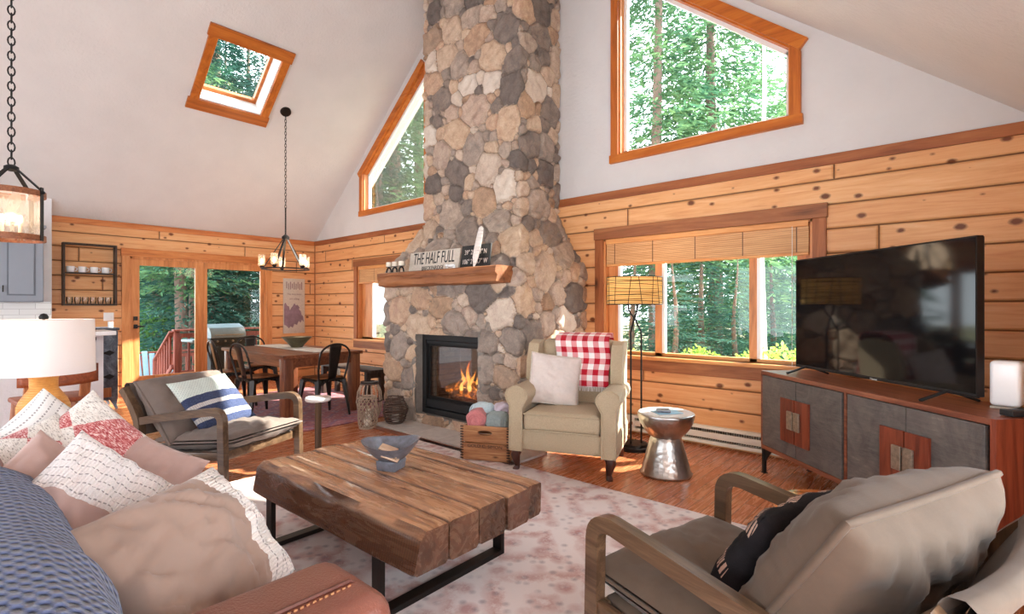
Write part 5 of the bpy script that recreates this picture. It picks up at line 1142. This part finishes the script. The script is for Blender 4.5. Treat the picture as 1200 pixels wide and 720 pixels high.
for x in (-.58, .58):
    for y in (-.11, .11): G().box(x-.035, x+.035, y-.03, y+.03, 0.0, .42, .003).build('leg', M['shelfwood'], b)
    G().box(x-.025, x+.025, -.11, .11, .33, .42).build('stretcher', M['shelfwood'], b)
# wall art on the log wall
t = thing('wall_plaque', 'tall pale plank plaque with painted mountains beside the glass doors', 'wall art', (XL, 4.42, .82))
G().box(.002, .022, -.20, .20, 0, 1.0, .002).build('board', M['runner'], t)
ink = plain('faded_grey_ink', S(140, 112, 112), .8); ink2 = plain('faded_purple_wash', S(142, 118, 128), .85, 0, .3, 9)
rm = Matrix.Rotation(R(90), 4, 'Z') @ Matrix.Rotation(R(90), 4, 'X')
for (bd, sz, z, sx) in (('The mountains', .05, .715, .9), ('are calling', .05, .63, .9)): text('lettering', bd, sz, ink, t, Matrix.Translation((.0225, 0, z)) @ rm, .0008, sx)
g = G()
for k in range(9): g.box(.0222, .0235, -.15+k*.035, -.135+k*.035, .80+.02*(k % 3 == 0), .94-.03*(k % 2))
g.build('faded_heading', ink, t, flat=True)
G().plate([(-.19, .16), (-.19, .53), (-.165, .56), (-.13, .50), (-.10, .49), (-.085, .42), (-.06, .46), (-.03, .50), (.0, .55), (.03, .51), (.06, .52), (.10, .47), (.085, .44), (.12, .40), (.14, .33), (.165, .31), (.18, .2), (.14, .24), (.12, .19), (.08, .22), (.05, .15), (.0, .17), (-.03, .10), (-.07, .13), (-.10, .09), (-.15, .14)], 'x', .0222, .0232).build('mountain_picture', ink2, t, flat=True)
# shelf with mugs and glasses
t = thing('wall_shelf', 'dark framed open wall shelf with two tiers on the log wall', 'shelf', (XL, 1.48, 1.32))
g = G(); g.box(0, .13, -.295, -.272, 0, .86); g.box(0, .13, .272, .295, 0, .86); g.box(0, .13, -.272, .272, 0, .022); g.box(0, .13, -.272, .272, .838, .86); g.build('frame', M['shelfwood'], t, flat=True); G().box(0, .125, -.272, .272, .44, .458).build('tier', M['shelfwood'], t, flat=True)
mug = thing('mug', '', 'mug', (XL+.07, 1.27, 1.779), 0, 'white mugs on the upper shelf tier')
G().lathe([(.0001, 0), (.038, 0), (.044, .01), (.046, .08), (.043, .08), (.041, .012), (.0001, .008)], 24).build('cup', M['ceramic'], mug); G().tube([(0, .044, .066), (0, .066, .06), (0, .07, .04), (0, .06, .022), (0, .042, .018)], .005, 6).build('handle', M['ceramic'], mug)
ml = ['first white mug from the left on the wall shelf', 'second white mug from the left on the wall shelf', 'third white mug from the left on the wall shelf', 'rightmost white mug on the wall shelf with its handle showing']
mug['label'] = ml[0]
for k in range(1, 4): dup(mug, (XL+.07, 1.27+.127*k, 1.779), 0, ml[k])
gl_m = G().lathe([(.0001, 0), (.028, 0), (.031, .006), (.038, .05), (.036, .095), (.034, .095), (.036, .05), (.028, .01), (.0001, .008)], 20).build('tumbler', M['clear'])
gl_m.location = (XL+.07, 1.26, 1.343); lbs = ['first', 'second', 'third', 'fourth', 'fifth', 'rightmost']
tag(gl_m, 'first clear glass tumbler from the left on the lower shelf tier', 'glass', 'clear glasses on the lower shelf tier')
for k in range(1, 6):
    o = gl_m.copy(); COL.objects.link(o); o.location = (XL+.07+.012*(k % 2), 1.26+.084*k, 1.343); o['label'] = ('%s clear glass tumbler from the left on the lower shelf tier' % lbs[k]) if k < 5 else 'rightmost clear glass tumbler on the lower shelf tier'
# chandelier
def chain(g, x, y, z0, z1, ln, r, wr):
    n = int(abs(z1-z0)/(ln*.78)); 
    for k in range(n):
        z = z1-(k+.5)*(z1-z0)/n; c, s = (1, 0) if k % 2 else (0, 1)
        g.tube([(x+r*math.cos(a)*c, y+r*math.cos(a)*s, z+ln/2*math.sin(a)) for a in [2*math.pi*j/10 for j in range(10)]], wr, 5, closed=True)
cz = zroof(-7.31)
t = thing('chandelier', 'dark metal chandelier with lit glass cups above the dining table', 'chandelier', (-7.31, 3.38, 0))
G().lathe([(.0001, 0), (.075, 0), (.07, .025), (.03, .035), (.0001, .035)], 28, mx=Matrix.Translation((0, 0, cz)) @ Matrix.Rotation(R(180-39), 4, 'Y')).build('canopy', M['steel_dark'], t)
g = G(); chain(g, 0, 0, 2.72, cz-.03, .055, .014, .004); g.build('chain', M['steel_dark'], t)
G().tube([(0, 0, 2.34), (0, 0, 2.73)], .011, 8).build('rod', M['steel_dark'], t); G().lathe([(.02, 2.27), (.05, 2.275), (.05, 2.31), (.02, 2.34)], 16).build('hub', M['steel_dark'], t)
g = G()
for z in (1.845,): g.tube([(.30*math.cos(a), .30*math.sin(a), z) for a in [2*math.pi*k/40 for k in range(40)]], 1, closed=True, sec=[(-.022, -.008), (.022, -.008), (.022, .008), (-.022, .008)])
g.build('ring', M['steel_dark'], t, ang=30)
for k in range(5):
    a = k*2*math.pi/5+.35; c, s = math.cos(a), math.sin(a)
    G().bar((.03*c, .03*s, 2.28), (.30*c, .30*s, 1.85), .03, .008).build('arm', M['steel_dark'], t)
    G().lathe([(.012, 1.85), (.03, 1.87), (.036, 1.885)], 14, (.315*c, .315*s, 0)).build('cup_holder', M['steel_dark'], t)
    G().lathe([(.044, 1.885), (.046, 2.045)], 20, (.315*c, .315*s, 0), cap=False).build('glass_cup', M['seeded'], t); G().ball((.315*c, .315*s, 1.95), (.02, .02, .045), 10).build('bulb', M['bulb'], t)
l = bpy.data.lights.new('chandelier_light', 'POINT'); l.energy = 8; l.color = (1, .75, .5); l.shadow_soft_size = .25; lo = bpy.data.objects.new('chandelier_light', l); COL.objects.link(lo); lo.location = (-7.31, 3.38, 2.12)
# ------------------------------------------------------------ kitchen edge
px_, py_ = -5.57, .42
t = thing('lantern_pendant', 'barrel lantern pendant with seeded glass hanging on a long chain', 'pendant lamp', (px_, py_, 0))
pz = zroof(px_); RB = .20
g = G(); chain(g, 0, 0, 2.40, pz-.0, .075, .02, .0055); g.build('chain', M['black'], t); G().lathe([(.0001, 0), (.075, 0), (.03, .03), (.0001, .03)], 24, mx=Matrix.Translation((0, 0, pz)) @ Matrix.Rotation(R(180-39), 4, 'Y')).build('canopy', M['black'], t)
G().lathe([(.02, 2.36), (.045, 2.37), (.045, 2.395), (.02, 2.41)], 16).build('hub', M['black'], t)
for k in range(4):
    a = k*math.pi/2+.9; c, s = math.cos(a), math.sin(a); G().bar((.03*c, .03*s, 2.385), (RB*c, RB*s, 2.22), .03, .008).build('arm', M['black'], t); g = G().bar((RB*1.04*c, RB*1.04*s, 1.82), (RB*1.04*c, RB*1.04*s, 2.24), .03, .008, up=(c, s, 0)); g.ball((RB*1.08*c, RB*1.08*s, 2.2), .014, 8); g.build('strap', M['black'], t)
for z in (1.82, 2.17): G().lathe([(RB-.012, z), (RB+.004, z), (RB+.004, z+.045), (RB-.012, z+.045), (RB-.012, z)], 48, cap=False).build('wood_ring', M['pendwood'], t)
G().lathe([(RB-.014, 1.84), (RB-.014, 2.2)], 48, cap=False).build('glass_drum', M['seeded'], t)
for k in range(3):
    a = k*2.094; x, y = .06*math.cos(a), .06*math.sin(a); G().tube([(x, y, 1.85), (x, y, 1.96)], .012, 8).build('candle_sleeve', M['wax'], t); G().ball((x, y, 1.995), (.017, .017, .032), 10).build('bulb', M['bulb'], t)
l = bpy.data.lights.new('pendant_light', 'POINT'); l.energy = 1.5; l.color = (1, .75, .5); l.shadow_soft_size = .06; lo = bpy.data.objects.new('pendant_light', l); COL.objects.link(lo); lo.location = (px_, py_, 2.03)
def cup_cab():
    t = thing('upper_cabinet', 'grey raised panel kitchen wall cabinet', 'cabinet', (-8.985, .48, 1.36)); g = G(); g.box(0.0, .36, -.6, .46, 0, .92, .003); g.box(-.0, .385, -.6, .485, .92, .96, .008); g.build('body', M['grey_cab'], t, flat=True)
    for (a, b) in ((.06, .455), (-.36, .05)):
        d = G().box(.36, .38, a, b, .01, .91, .003).build('door', M['grey_cab'], t, flat=True); g = G(); g.box(.379, .384, a+.07, b-.07, .08, .84, .0); g.build('panel_groove', plain('grey_cabinet_shadow', S(104, 110, 120), .5), d, flat=True); G().box(.38, .39, a+.085, b-.085, .095, .825, .006).build('raised_panel', M['grey_cab'], d, flat=True); G().box(.38, .40, a+.03, a+.042, .12, .2, .002).build('pull', M['blackmatte'], d)
cup_cab()
t = thing('kitchen_peninsula', 'white kitchen peninsula with overhanging quartz counter', 'counter', (-6.25, .1, 0))
G().box(-.3, -.1, -1.0, 1.03, 0, 1.03, .003).build('panel', M['white_wall'], t, flat=True); G().box(-.34, .17, -1.0, 1.08, 1.03, 1.07, .005).build('countertop', M['marble'], t, flat=True)
g = G(); g.bar((-.095, .93, 1.0), (.1, .93, 1.0), .02, .03); g.bar((-.085, .93, .72), (-.085, .93, 1.0), .03, .02, up=(1, 0, 0)); g.bar((-.08, .93, .78), (.08, .93, 1.0), .02, .02); g.build('bracket', M['black'], t, flat=True)
def stool(lab, loc, rz):
    t = thing('bar_stool', lab, 'stool', loc, rz, 'cherry bar stools at the peninsula')
    G().box(-.20, .20, -.18, .18, .62, .655, .012).build('seat', M['stoolwood'], t)
    g = G().grid(14, 6, lambda u, v: Vector((-.215+.43*u, -.20-.03*(1-(2*u-1)**2), .76+.13*v+.012*(1-(2*u-1)**2)*(1 if v > .5 else -1)))); o = g.build('backrest', M['stoolwood'], t); md = o.modifiers.new('thick', 'SOLIDIFY'); md.thickness = .03; md.offset = 0
    for sx in (-1, 1):
        G().bar((sx*.15, -.15, .63), (sx*.15, -.20, .80), .06, .03, .004).build('back_post', M['stoolleg'], t)
        for sy in (-1, 1): G().bar((sx*.16, sy*.14, .62), (sx*.20, sy*.19, 0), .04, .04, .004).build('leg', M['stoolleg'], t)
        G().bar((sx*.18, -.165, .25), (sx*.18, .165, .25), .025, .025).build('footrest', M['stoolleg'], t)
    return t
st = stool('cherry wood bar stool with curved back, behind the table lamp', (-4.95, .58, 0), R(95))
dup(st, (-4.98, -.14, 0), R(88), 'cherry wood bar stool at the extreme left picture edge')
t = thing('metal_cabinet', 'distressed blue grey metal cabinet left of the glass doors', 'cabinet', (-8.2, 1.42, 0), 0)
g = G(); g.box(-.42, .1, -.5, .17, .12, 1.0, .012); g.box(-.42, .11, -.52, .185, 1.0, 1.035, .01); g.build('body', M['zinc'], t)
G().box(.1, .113, -.40, .14, .32, .96, .003).build('door', M['zinc'], t)
for z in (.72, .42): G().plate([(.13, z), (.08, z+.035), (.03, z+.012), (.0, z), (.03, z-.012), (.08, z-.035)], 'x', .113, .118).build('strap_hinge', M['black'], t, flat=True)
for (x, y) in ((.06, .13), (.06, -.46), (-.38, .13), (-.38, -.46)): G().plate([(-.04, .12), (.04, .12), (.03, .06), (.045, 0), (.02, 0), (-.01, .06)], 'x', x-.012, x+.012, mx=Matrix.Translation((0, y, 0))).build('leg', M['zinc'], t, flat=True)
G().box(.1, .108, -.36, .10, .16, .28, .003).build('drawer', M['stoolleg'], t)
o = G().box(-.13, .13, -.1, .1, 0, .012, .004).build('tray', M['blackmatte'], loc=(-8.22, 1.22, 1.036)); o.rotation_euler = (0, 0, .2); tag(o, 'flat black tray lying on the distressed metal cabinet', 'tray')
o = G().lathe([(.0001, 0), (.028, 0), (.03, .075), (.027, .076), (.025, .01), (.0001, .008)], 20).build('cup', M['ceramic'], loc=(-8.2, 1.53, 1.036)); tag(o, 'small plain white cup on the distressed metal cabinet', 'cup')
t = thing('wall_outlet', 'double white switch plate on the log wall above the metal cabinet', 'outlet', (XL, 1.70, 1.16)); G().box(0, .008, -.06, .06, -.06, .06, .003).build('plate', M['ceramic'], t)
for y in (-.03, .03): G().box(.008, .016, y-.006, y+.006, -.012, .012, .002).build('toggle', M['ceramic'], t)
# ------------------------------------------------------------ outdoors
struct(G().box(-60, 60, YB+.3, 70, -1.3, -1.0).build('ground_back', M['ground'], flat=True), 'forest ground beyond the fireplace wall')
struct(G().box(-80, -14.5, -30, YB+.3, -1.3, -1.0).build('ground_left', M['ground'], flat=True), 'forest ground beyond the deck')
struct(G().box(-11.2, XL-.16, -1.5, 7.5, -.18, -.06).build('deck_floor', M['deck'], flat=True), 'sunny weathered deck boards outside the glass doors')
struct(G().box(-14.5, -11.2, -1.5, 7.5, -.78, -.66).build('deck_lower', M['deck'], flat=True), 'lower weathered deck level beyond the stairs')
def railing(name, a, b, z0, hgt, lab, nb):
    a = Vector(a); b = Vector(b); t = thing(name, lab, 'railing', (a.x, a.y, z0)); d = b-a; L_ = d.length; u = d/L_; A3 = lambda s, z: (u.x*s, u.y*s, z)
    for s in ([0, L_] if L_ < 2 else [0, L_/2, L_]): G().box(u.x*s-.045, u.x*s+.045, u.y*s-.045, u.y*s+.045, 0, hgt-.03, .004).build('post', M['redwood'], t)
    G().bar(A3(-.06, hgt-.018), A3(L_+.06, hgt-.018), .13, .036, .004).build('cap_rail', M['redwood'], t)
    for z in (hgt-.12, .12): G().bar(A3(0, z), A3(L_, z), .04, .085, .003).build('rail', M['redwood'], t)
    for k in range(nb): s = (k+.5)*L_/nb; G().box(u.x*s-.018, u.x*s+.018, u.y*s-.018, u.y*s+.018, .12, hgt-.12, 0).build('baluster', M['redwood'], t, flat=True)
    return t
railing('deck_railing', (-11.05, 3.05), (-11.05, 6.6), -.06, .94, 'reddish deck railing running behind the grill', 26)
railing('deck_railing', (-14.2, .9), (-14.2, 4.5), -.66, .92, 'distant reddish railing at the lower deck edge', 24)
t = thing('stair_railing', 'sloping reddish handrail going down from the deck', 'railing', (-11.05, 2.98, -.06))
G().bar((0, 0, .90), (-1.05, 0, .30), .10, .04, .004).build('handrail', M['redwood'], t); G().bar((0, 0, .25), (-1.05, 0, -.35), .04, .08, .003).build('lower_rail', M['redwood'], t); G().box(-1.09, -1.0, -.045, .045, -.6, .30).build('post', M['redwood'], t)
for k in range(6): x = -.12-k*.15; G().box(x-.018, x+.018, -.018, .018, .25+x*.571, .88+x*.571).build('baluster', M['redwood'], t, flat=True)
# grill
t = thing('gas_grill', 'grey gas grill with side shelves on the deck', 'grill', (-10.35, 3.60, -.06), R(8)); t.scale = (.86,)*3
G().box(-.24, .24, -.36, .36, .2, .78, .01).build('cart', M['blackmatte'], t, flat=True); G().box(-.27, .27, -.38, .38, .78, .93, .02).build('firebox', M['blackmatte'], t)
g = G().plate([(-.27, .93), (.27, .93), (.265, 1.02), (.19, 1.14), (-.02, 1.22), (-.22, 1.15), (-.27, 1.0)], 'y', -.37, .37); g.build('lid', M['grill_grey'], t, ang=30)
G().bar((.30, -.3, .99), (.30, .3, .99), .025, .025, .006).build('lid_handle', M['handle_metal'], t)
for s in (-1, 1): G().box(-.24, .24, s*.38 if s > 0 else -.72, .72 if s > 0 else -.38, .86, .91, .01).build('side_shelf', M['grill_grey'], t)
for k in range(4): G().lathe([(.0001, .0), (.022, 0), (.018, .03), (.0001, .03)], 14, mx=Matrix.Translation((.27, -.24+k*.16, .86)) @ Matrix.Rotation(R(90), 4, 'Y')).build('knob', M['handle_metal'], t)
for (x, y) in ((-.22, -.33), (.22, -.33), (-.22, .33), (.22, .33)): G().box(x-.02, x+.02, y-.02, y+.02, 0, .25).build('leg', M['blackmatte'], t)
# adirondack chair on the lower deck
t = thing('adirondack_chair', 'pale blue slatted deck chair beyond the left glass door', 'chair', (-12.75, 3.02, -.66), R(70))
for k in range(5): G().bar((-.22+k*.11, -.22, .30), (-.24+k*.12, -.62, 1.08-.05*abs(k-2)), .09, .02, .004, up=(0, 1, .4)).build('back_slat', M['adir'], t)
for k in range(4): G().box(-.27, .27, .32-k*.13-.055, .32-k*.13+.055, .36-k*.03, .38-k*.03).build('seat_slat', M['adir'], t)
for s in (-1, 1): G().box(s*.33-.06, s*.33+.06, -.35, .42, .56, .58, .004).build('armrest', M['adir'], t); G().box(s*.30-.02, s*.30+.02, .28, .38, 0, .56).build('front_leg', M['adir'], t); G().bar((s*.28, .36, .34), (s*.28, -.6, .02), .02, .1).build('rear_leg', M['adir'], t)
# ---- trees
def conifer(seed, H, Rm, base, mat, dens=1.0, droop=.45, sp=.15):
    rg = np.random.default_rng(seed); V = []; F = []; z = base
    while z < H*.985:
        f = (z-base)/(H-base); L0 = Rm*(1-f)**.75*(.55+.45*min(1, f*6+.4)); nb = max(4, int(7*dens))
        for b in range(nb):
            az = rg.uniform(0, 2*np.pi); L_ = L0*rg.uniform(.6, 1.12); d = np.array([np.cos(az), np.sin(az)]); n = max(3, int(L_/.062)); el = rg.uniform(-.15, .18)
            for k in range(n):
                s = (k+rg.uniform(.1, .9))/n; r = L_*s; zz = z+r*el-droop*(r*r)/(L_+.6)*.55+rg.uniform(-.04, .04); c = np.array([d[0]*r, d[1]*r, zz]); wdt = (1-s)*.34*L_+.10
                for q in range(2 if s > .15 else 1):
                    o = rg.uniform(-wdt, wdt); p = c+np.array([-d[1]*o, d[0]*o, -abs(o)*.25]); dr = np.array([d[0]*rg.uniform(.3, 1)-d[1]*np.sign(o)*rg.uniform(.2, .9), d[1]*rg.uniform(.3, 1)+d[0]*np.sign(o)*rg.uniform(.2, .9), rg.uniform(-.6, .15)]); dr /= np.linalg.norm(dr)
                    sd_ = np.cross(dr, rg.normal(size=3)); sd_ /= np.linalg.norm(sd_)+1e-6; l = sp*rg.uniform(.8, 1.7); ww = sp*.15; i0 = len(V)
                    V += [p-sd_*ww*.4, p+sd_*ww*.4, p+dr*l*.55+sd_*ww, p+dr*l, p+dr*l*.55-sd_*ww]; F.append((i0, i0+1, i0+2, i0+3, i0+4))
        z += (.14+.10*f)*(1/dens)*1.35
    me = bpy.data.meshes.new('foliage'); me.from_pydata([tuple(v) for v in V], [], F); me.materials.append(mat); me.update(); return me
def trunk(H, r, seed):
    g = G(); g.tube([(.05*math.sin(k*.7+seed), .05*math.cos(k*.9+seed), H*k/10-.3) for k in range(11)], [r*(1-.092*k) for k in range(11)], 9); me = bpy.data.meshes.new('trunk'); g.bm.to_mesh(me); g.bm.free(); me.materials.append(M['bark']); me.polygons.foreach_set('use_smooth', [True]*len(me.polygons)); return me
protos = [(conifer(1, 15, 2.7, 1.2, M['needle2'], 1.25, .45, .16), trunk(15, .20, 1)), (conifer(2, 13, 1.9, .5, M['needle'], 1.3, .35, .105), trunk(13, .17, 2)), (conifer(3, 16, 2.5, 3.2, M['needle2'], .95, .3, .16), trunk(16, .19, 3)), (conifer(4, 9, 1.5, .2, M['needle'], 1.4, .3, .09), trunk(9, .12, 4))]
TL = []
def tree(px, py, pr, sc, rz, lab, z=-1.05, grp='conifers outside the windows'):
    t = bpy.data.objects.new('conifer_tree', None); COL.objects.link(t); t.location = (px, py, z); t.rotation_euler = (0, 0, rz); t.scale = (sc, sc, sc*(.5 if 'wide window' in lab else 1.0)); tag(t, lab, 'tree', grp)
    for nm, me in zip(('foliage', 'trunk'), protos[pr]): o = bpy.data.objects.new(nm, me); COL.objects.link(o); o.parent = t
def at(px, d):
    u = (px-600)/600; th = R(41.33); return ((math.cos(th)*u-math.sin(th))*d, (math.sin(th)*u+math.cos(th))*d)
for (px, d, pr, sc, rz, lab) in (
    (770, 12.5, 2, 1.05, .3, 'tall conifer with pale bare trunk left in the high right window'),
    (836, 13.5, 0, 1.12, 1.1, 'full green conifer in the middle of the high right window'),
    (893, 19, 2, .85, 2.0, 'thin distant conifer against white sky in the high right window'),
    (931, 16, 0, .72, 3.0, 'dark conifer at the right edge of the high right window'),
    (742, 10.5, 1, .62, .7, 'dark spruce behind the floor lamp shade in the wide window'),
    (790, 9.5, 3, .8, 1.9, 'spruce left of centre in the wide window'),
    (822, 10.8, 1, .66, 2.6, 'spruce at the centre of the wide window'),
    (862, 10.0, 3, .78, 5.0, 'spruce right of centre in the wide window'),
    (905, 11.5, 1, .62, 3.3, 'spruce in the right pane of the wide window'),
    (945, 10.5, 3, .85, 4.4, 'spruce half hidden behind the television in the wide window'),
    (800, 17, 1, .95, 5.5, 'deeper spruce showing between the nearer ones in the wide window'),
    (876, 17.5, 0, .72, .9, 'deep shaded conifer behind the right mullion of the wide window'),
    (462, 13.0, 0, 1.12, 2.2, 'big trunked conifer in the high left window'),
    (490, 15.5, 2, 1.1, 3.7, 'conifer touching the chimney edge in the high left window'),
    (437, 16.5, 1, 1.15, 5.2, 'conifer at the lower left corner of the high left window'),
    (446, 11.5, 3, .95, .2, 'spruce in the small window left of the fireplace'),
    (443, 10.3, 3, .62, 1.2, 'young spruce right outside the small window left of the fireplace'),
    (183, 17.0, 0, 1.0, 1.3, 'dark conifer at the left of the glass doors'),
    (212, 13.4, 2, .9, 2.9, 'conifer with pale trunk in the left glass door'),
    (240, 19.0, 1, 1.15, 4.1, 'deep conifer behind the door stiles'),
    (262, 16.5, 3, 1.35, 5.9, 'bushy conifer right above the gas grill'),
    (290, 17.5, 1, 1.1, .8, 'conifer at the right edge of the right glass door'),
    (170, 20.0, 1, 1.2, 2.4, 'far conifer at the left jamb of the glass doors'),
    (226, 21.5, 0, 1.0, 3.9, 'furthest shaded conifer in the left glass door')):
    x, y = at(px, d); tree(x, y, pr, sc, rz, lab)
for i, (x, y, pr, sc, lab) in enumerate(((-15.8, 4.9, 1, 1.3, 'tall conifer filling the left of the skylight'), (-15.4, 6.9, 1, 1.25, 'tall conifer at the right of the skylight'), (-17.4, 5.9, 1, 1.5, 'tallest conifer behind the others in the skylight'))): tree(x, y, pr, sc, i*1.7, lab)
def bush(name, x, y, z, r, h, n, mat, lab, cat='bush', seed=1, sz=.07):
    rg = np.random.default_rng(seed); V = []; F = []
    for k in range(n):
        p = rg.normal(size=3); p /= np.linalg.norm(p); p *= rg.uniform(.5, 1)**.4; p = p*np.array([r, r, h/2])+np.array([0, 0, h/2]); a = rg.normal(size=3); a /= np.linalg.norm(a); b = np.cross(a, rg.normal(size=3)); b /= np.linalg.norm(b); l = sz*rg.uniform(.6, 1.4); i0 = len(V); V += [p, p+a*l*.5+b*l*.3, p+a*l, p+a*l*.5-b*l*.3]; F.append((i0, i0+1, i0+2, i0+3))
    t = thing(name, lab, cat, (x, y, z)); me = bpy.data.meshes.new('foliage'); me.from_pydata([tuple(v) for v in V], [], F); me.materials.append(mat); me.update(); o = bpy.data.objects.new('foliage', me); COL.objects.link(o); o.parent = t
    g = G()
    for k in range(6): a = k*1.05; g.tube([(0, 0, 0), (.2*r*math.cos(a), .2*r*math.sin(a), h*.4), (.6*r*math.cos(a), .6*r*math.sin(a), h*.8)], [.018, .012, .005], 5)
    g.build('stem', M['bark'], t); return t
for i, (px, d, z, r, h, lab) in enumerate(((912, 7.4, -1, .75, 1.75, 'sunlit lime green shrub in the right pane of the wide window'), (878, 8.0, -1, .5, 1.6, 'small lime shrub at the right mullion of the wide window'), (818, 9.0, -1, .6, 1.6, 'yellow green shrub at the centre bottom of the wide window'), (738, 8.2, -1, .5, 1.6, 'low bright shrub behind the floor lamp pole'))):
    x, y = at(px, d); bush('lime_shrub', x, y, z, r, h, 2600, M['leaf'], lab, seed=i+3)
for i, (px, d, z, r, h, lab) in enumerate(((185, 14.8, -1.05, 1.0, 2.4, 'green maple bush low in the left glass door'),)):
    x, y = at(px, d); bush('leafy_bush', x, y, z, r, h, 5000, M['leaf2'], lab, seed=i+13, sz=.09)
# birch stem in the right pane
x, y = at(894, 9.2); g = G().tube([(.03*math.sin(k), .02*math.cos(k*1.3), -.1+k*.8) for k in range(12)], [.055-.003*k for k in range(12)], 9); o = g.build('birch_stem', M['birch'], loc=(x, y, -1.0)); o.name = 'birch_tree'; tag(o, 'slim white birch trunk in the right pane of the wide window', 'tree')
